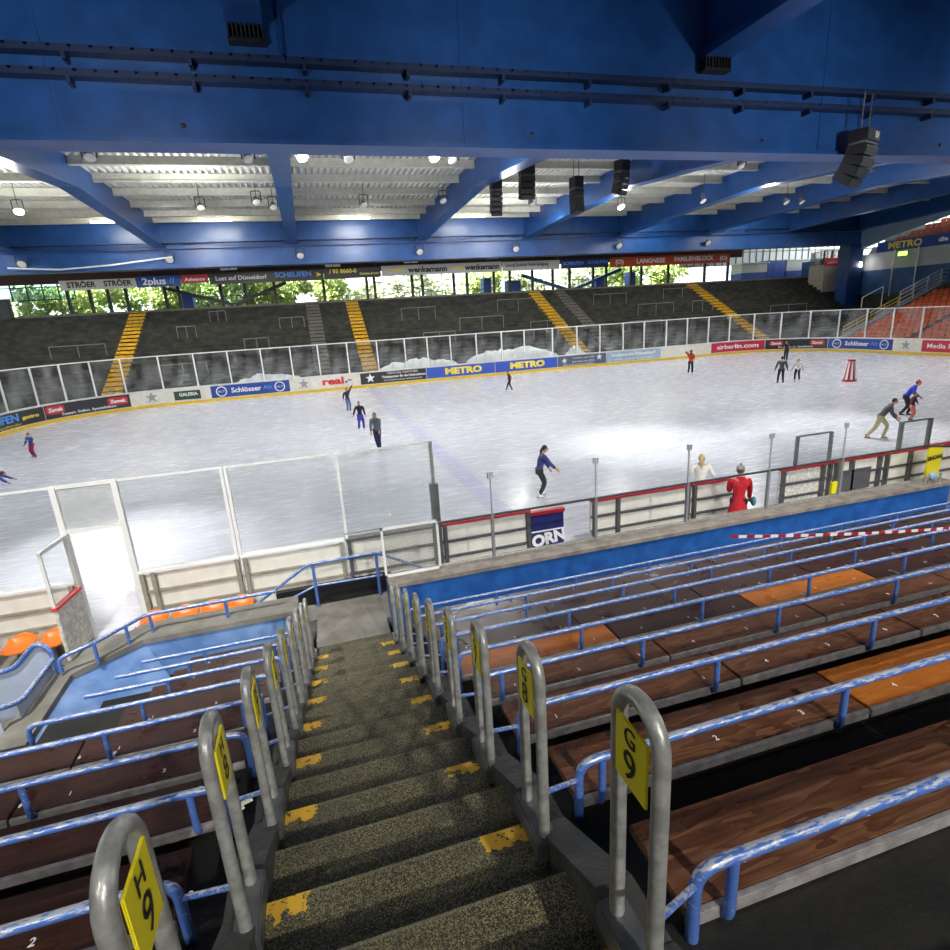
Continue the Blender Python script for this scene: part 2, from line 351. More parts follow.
e=banner(45.5,51.0,SDARK,'black banner with a white star and white rows of small print',[('OFFICIAL PARTNER',.22,WINK,49,1.0,0,2.6),('Ticketpartner für die Unternehmen',.26,WINK,49.1,.72,.008,3.7),('www.tickets-fuer-eishockey.de',.18,WINK,49,.45,0,3.2)]); star(e,46.3,.72,.40,WINK)
banner(51.05,57.15,MBLUE,'bright blue METRO banner, the left one of two side by side',[('METRO',.72,YINK,54.3,.71,.04,3.3)])
banner(57.2,63.1,MBLUE,'bright blue METRO banner, the right one of two side by side',[('METRO',.72,YINK,60.2,.71,.04,3.3)])
e=banner(63.15,68.0,SSLATE,'slate blue banner with two white stars and small white print',[('Tradition seit 1935',.22,WINK,65.7,.92,0,2.2),('Das Herz der DEG',.24,WINK,65.7,.6,0,2.2),('Brehmstraße',.2,WINK,65.2,.36,0,3)]); star(e,63.8,.75,.3,WINK); star(e,67.3,.85,.32,WINK)
banner(68.05,73.8,SPALE,'pale blue banner with faint white lettering',[('Stadtwerke Düsseldorf',.36,WINK,70.9,.85,.01,4.6),('Wir sind Energie',.26,WINK,70.9,.45,0,4.2)])
banner(79.5,85.0,SPINK,'crimson airberlin.com banner on the right part of the board',[('airberlin.com',.58,WINK,82.3,.72,.015,4.3)])
e=banner(85.05,90.35,SDARK,'black board banner with two red Zamek badges on the right corner curve',[('Suppen. Soßen. Spezialitäten.',.22,WINK,87.7,.45,.004,3.0)]); oval(e,86.0,.8,1.2,.5,'Zamek'); oval(e,89.5,.8,1.2,.5,'Zamek')
e=banner(96.3,98.5,BOARDW,'white banner with a grey star at the right frame edge',[('ICE',.2,GINK,97.3,.45,0,.8)]); star(e,97.3,.74,.42,GINK)
banner(98.6,STOT-.2,SRED,'red Media Markt banner at the far right end of the board',[('Media Markt',.5,WINK,100.5,.72,.01,3)])
# glass shields, one per bay
ss=[10.8,13.2,15.6,18.0,20.4,22.8,24.7,26.6,28.5,30.9,33.3,35.7,38.1,40.3,42.4,44.7,47.1,49.4,51.3,53.3,55.6,57.9,60.0,62.7,65.1,67.4,69.8,72.0,74.4,76.7,79.1,81.5,83.9,86.3,88.7,91.1,93.5,95.9,98.3,100.7]
nb=len(ss)-1; side={0:'left',1:'right'}
marks={9:'ending at the white star banner',13:'above the left Schlösser Alt banner',14:'above the red real lettering',18:'left of the METRO banners',20:'above the left METRO banner',23:'above the right METRO banner'}
for i in range(nb):
    a,b_=ss[i],ss[i+1]; e=empty('glass_shield',rp(a,-.07,1.27),'clear white-framed glass shield standing on the dasher board at the far side of the rink','glass shield','glass shields along the far board')
    T=Matrix.Translation(-e.location)
    def loc(mb): mb.v=[T@p for p in mb.v]; return mb
    loc(strip(MB(),a+.03,b_-.03,-.075,-.065,1.27,3.66)).build('pane',GLASSD,e)
    loc(strip(MB(),a,b_,-.11,-.03,3.66,3.73)).build('top_rail',WHITE,e)
    p0=rp(a,-.07); loc(MB().bar((p0.x,p0.y,1.2),(p0.x,p0.y,3.7),.09,.11)).build('post',WHITE,e)
# crumpled white heaps modelled behind the glass
def mound(x0,x1,y,z0,h,label):
    n=26; mb=MB(); vs=[];fs=[]; rnd=random.Random(int(x0*10)); hs=[rnd.uniform(.5,1) for _ in range(n+1)]
    hs=[(hs[max(i-1,0)]+hs[i]+hs[min(i+1,n)])/3*math.sin(pi*(i+.6)/(n+1.2))**.5 for i in range(n+1)]
    for i in range(n+1):
        x=x0+(x1-x0)*i/n
        for (dy,k) in ((-.45,0),(-.3,.7),(0,1),(.35,.6),(.45,0)): vs.append((x+rnd.uniform(-.1,.1),y+dy+rnd.uniform(-.06,.06),z0+h*hs[i]*k))
    for i in range(n):
        for k in range(4): fs.append([5*i+k,5*i+k+1,5*i+5+k+1,5*i+5+k])
        fs.append([5*i,5*i+5,5*i+9,5*i+4])
    fs+=[[0,1,2,3,4],[5*n+4,5*n+3,5*n+2,5*n+1,5*n]]
    tag(mb.add(vs,fs).build('white_heap',HEAPW,None,True),label,'plastic sheet')
mound(-5.8,-.8,48.3,1.0,.9,'crumpled white mass heaped behind the glass over the left Schlösser Alt banner')
mound(5.6,12.5,48.3,1.0,1.2,'long low white heap behind the glass left of the METRO banners')
mound(13.2,21.8,48.3,1.0,1.5,'large white heap behind the glass over the METRO banners')
mound(22.8,24.6,48.3,1.0,1.1,'small white heap beside the grey aisle foot')

# ------------------------------------------------------------------ far standing terrace
SY0,SZ0,SY1,SZ1=48.9,1.0,61.4,7.3; NR=20; dy=(SY1-SY0)/NR; dz=(SZ1-SZ0)/NR
def prof(y0=SY0,extra=0.):
    p=[(SY0,-.1)]
    for i in range(NR): p+=[(SY0+i*dy,SZ0+(i+1)*dz+extra),(SY0+(i+1)*dy,SZ0+(i+1)*dz+extra)]
    return p+[(SY1+1.6,SZ1+extra),(SY1+1.6,-.1)]
STANDC=mat('stand_concrete',(.055,.055,.043),.8,nscale=1.2,col2=(.022,.023,.019),bump=.2,bscale=8)
struct(MB().prism(prof(),0,-45,66).build('standing_terrace',STANDC))
struct(MB().box(-45,66,47.34,48.9,-.1,.3).build('floor_behind_boards',WALK))
def aisle(x,w,m,label,x2=None):
    mb=MB()
    for i in range(NR*2):
        y0=SY0+(i-1)*dy/2; z=SZ0+(i+1)*dz/2+.04
        mb.box(x-w/2,x+w/2,y0,y0+dy/2+.06,z-.35,z+.02)
    mb.box(x-w/2,x+w/2,SY1-.05,SY1+.4,SZ1,SZ1+.04)
    return tag(mb.build('aisle_stairs',m),label,'stairs')
aisle(-14.7,1.35,YSTAIR,'yellow stair aisle up the far terrace, nearest the left end')
aisle(4.9,1.25,YSTAIR,'yellow stair aisle up the far terrace above the black star banner')
aisle(24.9,1.3,YSTAIR,'yellow stair aisle up the far terrace above the right METRO banner')
aisle(45.3,1.4,YSTAIR,'yellow stair aisle up the far terrace near the right corner')
aisle(1.0,1.3,GSTAIR,'bare grey stair aisle left of the yellow one above the black star banner')
aisle(27.9,1.3,GSTAIR,'bare grey stair aisle right of a yellow one above the METRO banners')
# crush barriers
def slope(y): return SZ0+(y-SY0)/(SY1-SY0)*(SZ1-SZ0)+.1
BARS=[(-11.6,50.2,3.6),(-10.8,56,1.5),(-2.2,56.5,2.2),(-5.2,53.3,2.0),(9.3,57,3.4),(14.5,54.5,4.5),(19.5,57.6,4.6),(21.3,53,3.5),(30.6,57.6,4),(34.5,55,4.4),(39.6,58,5),(41.3,55,2.6),(-8.3,58.4,1.4),(10.4,52.3,3),(31.5,51.8,3.8),(-20,54,4),(50,53,5)]
for (x,y,w) in BARS:
    z=slope(y); e=empty('crush_barrier',(x,y,z),'thin pale steel crush barrier standing on the dark far terrace','barrier','crush barriers on the far terrace')
    MB().tube([(0,0,1.1),(w,0,1.1)],.035,6).build('top_rail',BARRIERM,e)
    for xx in (0,w/2,w): MB().tube([(xx,0,-.1),(xx,0,1.1)],.028,6).build('post',BARRIERM,e)
for x,lb in ((23.2,'yellow-painted crush barrier just left of the third yellow aisle'),):
    e=empty('crush_barrier',(x-2.2,51.5,slope(51.5)),lb,'barrier'); MB().tube([(0,0,1.15),(2.6,0,1.15)],.05,6).build('top_rail',YSTAIR,e)
    for xx in (0,1.3,2.6): MB().tube([(xx,0,-.1),(xx,0,1.15)],.04,6).build('post',BARRIERM,e)
# rear facade: posts, beam, railings
PX=[-20.5,-18.7,-17.2,-15.7,-12.4,-11.2,-7.4,-5.2,-2.4,2.4,6.8,7.6,11.6,12.7,16.2,17.7,20.8,22.7,25.4,27.9,30.0,33.0,34.7,38.0,39.4,43.1,48.3,51.7]
for x in PX:
    tag(MB().box(x-.13,x+.13,62.2,62.45,SZ1,10.6).build('facade_post',DARK),'dark steel post in the open rear wall above the far terrace','post','dark facade posts above the far terrace')
def brace(name,a,b,w,m,label): tag(MB().bar(a,b,w,w*.8).build(name,m),label,'brace')
brace('diagonal_brace',(-12.2,62.1,9.4),(-6.4,62.1,7.6),.4,DARK,'dark diagonal brace sloping down right, above the left terrace')
brace('diagonal_brace',(-6.3,62.1,7.6),(-1.2,62.1,9.5),.4,DARK,'dark diagonal brace sloping up right, above the left terrace')
brace('diagonal_brace',(24.0,62.1,9.2),(29.6,62.1,7.4),.42,BLUED,'blue diagonal brace sloping down right, above the middle of the terrace')
brace('diagonal_brace',(30.4,62.1,7.4),(36.5,62.1,9.4),.42,BLUED,'blue diagonal brace sloping up right, left of the red sign')
for x0,x1,l in ((7.7,16,'left'),(38.2,43,'right')):
    for a,b_,t in (((x0,62.3,9.2),(x1,62.3,7.6),'falling'),((x0,62.3,7.6),(x1,62.3,9.2),'rising')):
        brace('wind_brace',a,b_,.09,DARK,'thin %s cross brace in the %s crossed bay of the open rear wall'%(t,l))
BROWNW=mat('dark_brown_cladding',(.05,.018,.012),.7,noise=.4,nscale=.8)
struct(MB().box(-45,53.5,62.0,62.2,10.2,12.8).build('wall_rear_cladding',BROWNW))
struct(MB().box(-45,66,61.5,63.0,7.28,7.5).build('trim_rear_kerb',GSTAIR))
fr=empty('guard_railing',(0,62.7,7.5),'thin dark guard railing running behind the far terrace top','railing')
mb=MB(); [mb.bar((-24,0,z),(54,0,z),.04,.04) for z in (.5,1.0)]; mb.build('rails',DARK,fr)
[MB().bar((x,0,0),(x,0,1),.04,.04).build('upright',DARK,fr) for x in [-24+1.3*i for i in range(60)]]
# hanging signs
def hsign(x0,x1,z0,z1,m,label,texts,y=58.,tilt=0.):
    e=empty('hanging_sign',((x0+x1)/2,y,(z0+z1)/2),label,'sign'); w=(x1-x0)/2; h=(z1-z0)/2
    MB().box(-w,w,0,.12,-h,h).build('panel',m,e)
    MB().bar((-w*.8,.06,h),(-w*.8,.06,10.75-(z0+z1)/2+.3),.05,.05).bar((w*.8,.06,h),(w*.8,.06,10.75-(z0+z1)/2+.3),.05,.05).build('hangers',DARK,e)
    for (t,sz,mm,cx,cz,bold,wd) in texts:
        me=textmesh(t,sz,bold).copy(); ww=max(v.co.x for v in me.vertices)-min(v.co.x for v in me.vertices); me.transform(Matrix.Diagonal((wd/ww,1,1,1)))
        me.transform(frame_mat((cx,-.02,cz),(1,0,0),(0,0,1))); me.materials.clear(); me.materials.append(mm); o=bpy.data.objects.new('lettering',me); COL.objects.link(o); o.parent=e
    return e
SWH=mat('sign_off_white',(.55,.54,.50),.5)
hsign(-19.5,-13.7,9.3,10.1,SWH,'off-white STRÖER sign hanging leftmost above the far terrace',[('STRÖER',.62,INK,-1.3,0,.02,2.2),('STRÖER',.62,INK,1.5,.02,.02,2.2)])
hsign(-13.65,-10.1,9.3,10.2,SBLUE,'blue 2plus sign hanging right of the white STRÖER sign',[('2plus',.8,WINK,-.35,0,.02,1.9),('//',.7,BINK,1.1,.02,.02,.5)])
hsign(-10.0,-7.8,9.5,10.2,SRED,'small red sign hanging right of the blue 2plus sign',[('Advance',.4,WINK,0,-.05,.01,1.7)])
hsign(-7.7,2.3,9.3,10.25,SDARK,'black Lust auf Düsseldorf sign with light blue SCHEUFEN lettering',[('Lust auf Düsseldorf',.5,WINK,-2.3,0,.01,4.4),('SCHEUFEN',.6,BINK,2.3,.1,.02,3.3),('>',.6,YINK,4.6,0,.03,.4)])
hsign(2.4,7.8,9.35,10.3,SDARK,'black sign with yellow telephone digits left of the wenkemann sign',[('/ 93 8660-0',.5,YINK,-.9,.18,.02,2.6),('Getränke & mehr',.3,YINK,1.6,-.1,.005,1.9)])
hsign(7.9,20.3,9.4,10.35,SWH,'long off-white wenkemann sign hanging mid terrace',[('wenkemann',.72,INK,-1.6,0,.03,4.0),('wenkemann',.72,INK,4.1,.02,.03,3.7),('media//',.4,YINK,1.6,.1,.02,1.4),('media//',.4,YINK,-4.7,.05,.02,1.4)])
hsign(20.4,26.8,9.4,10.3,SWH,'grey Georg Eickholt sign between the wenkemann and SCHEUFEN signs',[('Georg Eickholt Rohrreinigung',.42,INK,-.5,.1,.01,4.8)])
hsign(27.0,32.6,9.4,10.3,SNAVY,'dark navy sign with SCHEUFEN twice, left of the red sign',[('SCHEUFEN',.45,BINK,-1.4,.05,.01,2.4),('SCHEUFEN',.45,BINK,1.5,.1,.01,2.4)])
hsign(32.8,48.3,9.35,10.35,SORANGE,'long orange-red LANGNESE FAMILIENBLOCK sign hanging over the terrace',[('LANGNESE',.66,WINK,-2.7,0,.02,3.6),('FAMILIENBLOCK',.66,WINK,2.9,.05,.02,5.2),('(O)',.6,WINK,-6.6,0,.02,1.0),('(O)',.6,WINK,6.9,0,.02,1.0)])
for x,z,lb in ((-5.9,10.75,'left above the black Düsseldorf sign'),(3.3,10.7,'above the yellow digits sign'),(10.8,10.8,'above the wenkemann sign'),(19.2,10.9,'right above the wenkemann sign')):
    e=empty('ceiling_heater',(x,57.6,z),'small white wall unit hung under the blue girder, '+lb,'wall unit'); MB().box(-.7,.7,0,.25,-.3,.3).build('casing',WHITE,e,bevel=.04); MB().box(-.03,.03,-.02,0,-.3,.3).build('divider',DARK,e)
# large windows at far left
wn=struct(bpy.data.objects.new('window_1',None)); COL.objects.link(wn)
mb=MB(); [mb.box(x-.05,x+.05,62.6,62.7,8.9,11.2) for x in [-30+1.25*i for i in range(9)]]; [mb.box(-30,-20,62.6,62.7,z-.04,z+.04) for z in (8.9,10.0,11.2)]; mb.build('window_frame',DARK,wn)
MB().box(-30,-20,62.64,62.66,8.9,11.2).build('pane',glass('window_glass',(.8,.95,.9),.3),wn)
tag(MB().box(-28,-24.6,60.6,61.2,7.3,9.0).build('equipment_box',DARK,bevel=.05),'dark box standing at the top left of the far terrace','box')
# blue bins / cabins behind the terrace
for x,w,h,lb in ((-11.0,1.0,1.7,'left of the first dark brace'),(20.9,.9,1.9,'behind the top of the terrace mid way'),(24.2,1.6,1.5,'behind the top of the third yellow aisle'),(35.6,1.5,1.6,'left of the thin crossed braces'),(39.9,.9,1.9,'between the thin crossed braces')):
    e=empty('portable_cabin',(x,65,7.3),'small blue cabin standing outside '+lb,'cabin'); MB().box(-w/2,w/2,0,1.2,0,h).build('walls',HOUSEB,e,bevel=.03); MB().box(-w/2-.08,w/2+.08,-.08,1.28,h,h+.1).build('roof',WHITE,e)
# stalls to the right
def stall(x0,x1,y,zt,label,lower=.5):
    e=empty('stall',((x0+x1)/2,y,7.3),label,'stall'); w=(x1-x0)/2; h=zt-7.3
    MB().box(-w,w,0,2,h*lower,h).build('upper_wall',HOUSE,e); MB().box(-w,w,0,2,0,h*lower).build('lower_wall',HOUSEB,e); MB().box(-w-.15,w+.15,-.2,2.2,h,h+.12).build('roof',WHITE,e)
stall(55.3,59.3,64,9.5,'white stall with a blue lower wall, left of the blue container')
e=empty('container',(60.8,64,7.3),'plain blue container between two white stalls','container'); MB().box(-1.4,1.4,0,2,0,2.5).build('box',HOUSEB,e); MB().box(-.5,.3,-.04,0,.05,2.0).build('door',MBLUE,e)
stall(62.4,68.5,64,9.7,'long white stall with blue shutters beside the pale booth',.45)
# window grid wall behind right
w2=struct(bpy.data.objects.new('window_2',None)); COL.objects.link(w2)
mb=MB(); [mb.box(x-.05,x+.05,66.9,67,9.6,14.5) for x in [48+1.1*i for i in range(45)]]; [mb.box(48,97,66.9,67,z-.05,z+.05) for z in (9.6,11.2,12.8,14.5)]; mb.build('window_frame',STEEL,w2); MB().box(48,97,67,67.05,9.6,14.5).build('pane',SKYWIN,w2)
# booth with red sign and column
e=empty('commentary_booth',(63.5,57.5,5.2),'pale plaster booth with a red sign standing beside the blue column','booth')
e.scale=(1.06,1,1.06); MB().box(-1.65,1.6,0,2.2,-.6,3.2).build('lower_wall',BOOTH,e); MB().box(-1.6,1.6,.2,2.2,3.2,4.75).build('window_band',glass('booth_glass',(.5,.5,.5),.3),e)
MB().box(-1.65,1.65,-.05,.1,3.0,3.9).build('red_sign',SRED,e); mb=MB(); [mb.box(x-.06,x+.06,.1,.3,3.2,4.75) for x in (-1.6,-.5,.5,1.55)]; mb.build('mullions',DARK,e)
o=text('commerzbank',.5,WINK,None,(0,-.08,3.42),(1,0,0),width=2.6); o.parent=e
e=empty('roof_column',(62.3,54.3,0),'dark blue square roof column at the right end of the far girder','column')
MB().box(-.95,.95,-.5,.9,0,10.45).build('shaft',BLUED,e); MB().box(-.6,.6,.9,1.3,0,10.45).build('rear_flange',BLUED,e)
e2=empty('wall_lamp',(63.0,53.7,8.2),'bright little wall lamp on the side of the blue column','lamp'); MB().ell((0,0,0),(.16,.1,.3)).build('glow',LAMPE,e2); MB().box(-.2,.2,.06,.12,-.35,.35).build('back_plate',DARK,e2)

# ------------------------------------------------------------------ right end stand
def est(x): return .6+(x-50.5)*.376
NE=17; ed=.86
p=[(49.6,-.1),(49.6,.6)]
for i in range(NE): x=50.2+i*ed; p+=[(x,est(x+ed)-.28),(x+ed,est(x+ed)-.28)]
p+=[(50.2+NE*ed,-.1)]
ENDC=mat('end_stand_concrete',(.10,.045,.03),.8,noise=.4)
struct(MB().prism(p,1,16,44.2).build('end_terrace',ENDC))
struct(MB().prism([(49.2,0),(49.2,.6),(50.2,.75),(66,6.6),(66,0)],1,44.2,44.7).build('end_terrace_side_wall',mat('side_wall_paint',(.30,.33,.38),.6,noise=.2)))
# seats (shared mesh)
mb=MB(); mb.prism([(0,0),(.36,.03),(.44,.36),(.40,.37),(.33,.08),(0,.05)],1,-.22,.22); proto=mb.build('stadium_seat',STANDSEAT)
first=True
for i in range(13):
    x=50.2+i*ed+.3
    for j in range(17):
        y=43.6-j*.56
        if j in (10,): continue
        o=proto if first else proto.copy()
        if not first: COL.objects.link(o)
        first=False; o.location=(x,y,est(50.2+(i+1)*ed)-.28+.18)
        tag(o,'orange plastic tip-up seat in the lower tier of the right end stand','seat','orange seats of the lower end tier')
# upper tier
struct(MB().box(64.0,66.2,20,56,6.2,9.3).build('wall_upper_tier',mat('upper_tier_wall',(.45,.46,.47),.6,noise=.15,nscale=.6)))
struct(MB().box(63.9,66,56,63,2.5,9.3).box(63.9,64,20,56,4.8,7.45).build('wall_upper_tier_dado',mat('dado_blue',(.03,.10,.28),.6,noise=.3,nscale=.8)))
struct(MB().box(64,65,20,56,0,6.2).build('wall_end_lower',STANDC))
e=empty('balcony_banner',(63.9,45,9.85),'long blue METRO banner with yellow letters along the upper tier front','banner')
MB().box(-.1,0,-18,7.6,-.55,.55).build('panel',SBLUE,e)
for t,sz,mm,y,w in (('METRO',.95,YINK,4.4,3.7),('die cash & carry',.6,WINK,-1.6,5)):
    me=textmesh(t,sz,.03).copy(); ww=max(v.co.x for v in me.vertices)-min(v.co.x for v in me.vertices); me.transform(Matrix.Diagonal((w/ww,1,1,1)))
    me.transform(frame_mat((-.13,y,0),(0,-1,0),(0,0,1))); me.materials.clear(); me.materials.append(mm); o=bpy.data.objects.new('lettering',me); COL.objects.link(o); o.parent=e
p=[(64.2,9.2)]; 
for i in range(5): p+=[(64.8+i*.9,10.0+i*.5),(65.7+i*.9,10.0+i*.5)]
p+=[(69.3,9.2)]
struct(MB().prism(p,1,22,54).build('upper_terrace',WALK))
USEAT=mat('upper_seat_dark_orange',(.30,.05,.015),.5,noise=.2)
up=MB().prism([(0,0),(.36,.03),(.5,.6),(.44,.62),(.33,.08),(0,.05)],1,-.24,.24).build('stadium_seat',USEAT); first=True
for i in range(4):
    for j in range(22):
        o=up if first else up.copy()
        if not first: COL.objects.link(o)
        first=False; o.location=(65.0+i*.9,51.5-.9*i-j*.6,10.2+i*.5); tag(o,'dark orange seat in the upper tier behind the blue METRO balcony banner','seat','dark orange seats of the upper end tier')
w3=struct(bpy.data.objects.new('window_3',None)); COL.objects.link(w3)
mb=MB(); [mb.box(71,71.1,y-.05,y+.05,9.3,17) for y in [24+1.4*i for i in range(28)]]; [mb.box(71,71.1,24,63,z-.05,z+.05) for z in (10.5,12.5,14.5,17)]; mb.build('window_frame',STEEL,w3); MB().box(71.1,71.15,24,63,9.3,17).build('pane',SKYWIN,w3)
for y,lb in ((50.2,'left'),(47.6,'right')):
    tag(MB().tube([(63.5,y,4.5),(63.5,y,9.4)],.07,8).build('support_pole',GREY),'slim grey pole under the balcony banner, %s one of the pair'%lb,'pole')
e=empty('exit_light',(63.7,49.4,8.9),'small glowing yellow-green sign under the METRO balcony banner','sign'); MB().box(-.1,.05,-.45,.45,-.2,.2).build('lit_panel',EXITG,e); MB().box(.05,.12,-.5,.5,-.24,.24).build('housing',DARK,e)
# stair railing on the side wall
def srail(y,x0,x1,m,label,z0=0.,levels=(.45,.8,1.15),flat=None):
    e=empty('stair_railing',(x0,y,est(x0)+z0),label,'railing')
    sl=.376*(x1-x0)
    for lv in levels:
        pts=[(0,0,lv),(x1-x0,0,lv+sl)]
        if flat: pts.append((x1-x0+flat,0,lv+sl))
        MB().tube(pts,.05,6).build('rail',m,e)
    n=int((x1-x0)/1.5)
    for i in range(n+1):
        x=(x1-x0)*i/n; MB().tube([(x,0,-.1),(x,0,levels[-1]+.376*x)],.05,6).build('post',m,e)
srail(44.5,51.0,57.6,mat('yellow_rail_paint',(.55,.38,.05),.5),'yellow lower stretch of the end stand stair railing',levels=(.45,.8,1.15))
srail(44.5,57.8,63.0,WHITE,'white upper stretch of the end stand stair railing',levels=(.45,.85,1.25,1.6),flat=1.2)
srail(47.5,56.5,59.2,WHITE,'short pale handrail left of the yellow stair railing',levels=(.9,),z0=.8)

# ------------------------------------------------------------------ roof
TRAY=mat('tray_dark_blue',(.006,.02,.07),.5)
e=empty('roof_girder',(0,20,10.3),'huge blue box girder spanning the whole picture above the ice','girder'); e.location.z=10.52
MB().box(-40,90,0,.75,.12,7.5).build('web',BLUE,e)
MB().box(-40,90,-.2,.92,0,.12).build('bottom_flange',BLUE,e)
[MB().box(x-.02,x+.02,-.03,0,.12,7.2).build('stiffener',BLUE,e) for x in (-5.8,5.9,20.5,33)]
for zz,lb in ((1.50,'lower'),(2.06,'upper')):
    t=MB().box(-40,90,-.42,-.05,zz,zz+.17); [t.box(x-.04,x+.04,-.42,-.3,zz+.1,zz+.16) for x in [-30+.5*i for i in range(160)]]; t.build('cable_tray',TRAY,e)
    [MB().box(x-.05,x+.05,-.40,0,zz-.17,zz+.02).build('bracket',TRAY,e) for x in [-8.3+3.1*i for i in range(15)]]
mb=MB(); [mb.ell((x,-.02,.48),(.07,.04,.07)) for x in (-2.6,8.3,17.8,27)]; mb.build('drain_holes',BLACK,e)
# near roof beams running toward and over the stand
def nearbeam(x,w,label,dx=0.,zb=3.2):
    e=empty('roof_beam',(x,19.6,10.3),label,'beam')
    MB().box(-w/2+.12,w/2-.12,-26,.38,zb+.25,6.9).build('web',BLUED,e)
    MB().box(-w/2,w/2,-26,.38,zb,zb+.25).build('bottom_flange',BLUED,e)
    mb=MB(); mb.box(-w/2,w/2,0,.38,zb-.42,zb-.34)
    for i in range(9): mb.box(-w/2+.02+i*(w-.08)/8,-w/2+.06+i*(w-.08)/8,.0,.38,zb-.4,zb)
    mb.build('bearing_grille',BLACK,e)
nearbeam(-.5,1.0,'blue roof beam meeting the girder above the stairs, top left of centre')
nearbeam(15.35,1.1,'blue roof beam crossing the top right toward the viewer')
nearbeam(-16.4,1.0,'blue roof beam over the left side of the stand')
nearbeam(31.2,1.0,'blue roof beam over the far right side of the stand')
struct(MB().box(-.7,-.4,19.9,20,13.3,17).box(.42,.5,19.85,20,12.9,17).build('trim_girder_stiffener',BLUED))
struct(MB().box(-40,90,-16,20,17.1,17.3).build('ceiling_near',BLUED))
struct(MB().box(-40,90,-16.3,-16,-.5,17.2).build('wall_back',mat('back_wall',(.12,.13,.15),.8)))
struct(MB().box(-40.3,-40,-16,22,-.5,17.2).build('wall_left',mat('back_wall',(.12,.13,.15),.8)))
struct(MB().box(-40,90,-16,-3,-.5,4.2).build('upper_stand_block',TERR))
# main roof beams
def archprof():
    bot=[(54.2,11.95),(46,12.3),(35.2,12.6),(28.4,12.05),(20.8,11.35)]
    return bot
bx=[-31.2,-20.8,-10.4,-.1,11.1,21.4,31.6,42.0,52.3,62.5]
bl=['far left outer','second from the left edge','left, over the corner of the rink','narrow one over the middle left','with a bright kinked underside left of the speakers','behind the hanging speakers','right of the speakers','further right of the speakers','near the right edge of the roof','outermost right']
for x,lb in zip(bx,bl):
    e=empty('roof_beam',(x,21.6,10.3),'long blue haunched roof beam between the girders, '+lb,'beam')
    bot=archprof(); top=14.05
    pl=[(y-21.6,z-10.3) for y,z in bot]; MB().prism(pl+[(-.8,top-10.3),(54.2-21.6,top-10.3)],0,-.12,.12).build('web',BLUE,e)
    mb=MB()
    vs=[];fs=[]
    for (y,z) in pl: vs+=[(-.44,y,z-.03),(.44,y,z-.03),(.44,y,z+.07),(-.44,y,z+.07)]
    n=len(pl)
    for i in range(n-1):
        for k in range(4): fs.append([4*i+k,4*i+(k+1)%4,4*i+4+(k+1)%4,4*i+4+k])
    fs+=[[0,1,2,3],[4*n-1,4*n-2,4*n-3,4*n-4]]
    mb.add(vs,fs).build('bottom_flange',BLUE,e)
# deck: corrugated, ribs run along Y
prof_=[]; x=-42.
while x<66:
    prof_+=[(x,14.12),(x+.14,14.12),(x+.19,14.30),(x+.33,14.30)]; x+=.38
vs=[(a,21,b_) for a,b_ in prof_]+[(a,54.6,b_) for a,b_ in prof_]; n=len(prof_)
struct(MB().add(vs,[[i,i+1,n+i+1,n+i] for i in range(n-1)]).build('ceiling_deck',WHITEMET))
struct(MB().box(-42,66,21,66,14.4,14.6).build('roof_top',WHITEMET))
for i,y in enumerate((25.0,28.6,32.1,35.6,39.2,42.8,46.5,50.0,52.6)):
    z=14.1; tag(MB().box(-42,64,y-.08,y+.08,z-.42,z).box(-42,64,y-.16,y+.16,z-.44,z-.38).build('purlin',PURL),'cream purlin under the roof sheets, %s counted from the far girder'%(['ninth','eighth','seventh','sixth','fifth','fourth','third','second','first'][i]),'purlin')
# far girder
e=empty('far_girder',(0,54,10.4),'deep blue girder across the far side of the hall above the hanging signs','girder')
MB().box(-45,62.8,0,1.2,.0,3.75).build('web',BLUE,e)
MB().box(-45,62.8,-.5,0,1.42,1.55).build('ledge',BLUED,e)
MB().box(-45,62.8,-.12,0,0,1.42).build('lower_plate',BLUE,e)
mb=MB(); mb.tube([(-45,-.42,1.85),(62,-.42,1.85)],.05,6); [mb.bar((x,-.42,1.5),(x,-.42,1.85),.04,.04) for x in [-42+2.6*i for i in range(40)]]; mb.build('cable_rail',BLACK,e)
# right roof edge beam rising over the end stand
e=empty('edge_beam',(63.2,54,9.9),'pale blue curved roof edge beam at the far right','beam')
P0=[(0,0),( -4.5,1.2),(-9.4,2.15),(-16,3.1),(-30,4.2)]
mb=MB(); mb.add([(x,y,z) for x in (-.3,.3) for (y,z) in P0+[(y,z+2.2) for y,z in reversed(P0)]],[list(range(10)),[10+i for i in reversed(range(10))]]+[[i,10+i,10+(i+1)%10,(i+1)%10] for i in range(10)])
mb.build('web',mat('edge_beam_paint',(.20,.30,.42),.5,noise=.2),e)
# thin white curved pipe at far left
tag(MB().tube([(-21,53.2,10.75),(-17.5,53.0,10.5),(-14,53.0,10.7),(-9.5,53.2,11.2)],.06,6).build('white_pipe',WHITE),'thin white pipe sagging in front of the far girder at the left','pipe')

# ------------------------------------------------------------------ lamps
def flood(loc,label,aim=(0,0,-1),lit=False,group=None,r=.3):
    e=empty('floodlight',loc,label,'floodlight',group)
    a=V(aim).normalized(); q=a.to_track_quat('-Z','Y'); M=q.to_matrix().to_4x4()
    if loc[1]<50: MB().tube([(0,0,.3),(0,0,14.15-loc[2])],.02,6).build('suspension_rod',DARK,e)
    def T(mb): mb.v=[M@p for p in mb.v]; return mb
    T(MB().tube([(0,0,.38),(0,0,.2),(0,0,0)],[r*.35,r*.7,r],14)).build('housing',STEEL if not lit else GREY,e,True)
    T(MB().ell((0,0,-.01),(r*.92,r*.92,.05),14,6)).build('lens',LAMPE if lit else LAMPD,e,True)
    MB().tube(rounded([(-r*1.1,0,0),(-r*1.1,0,.62),(r*1.1,0,.62),(r*1.1,0,0)],.1),.03,6).build('yoke',DARK,e)
    return e
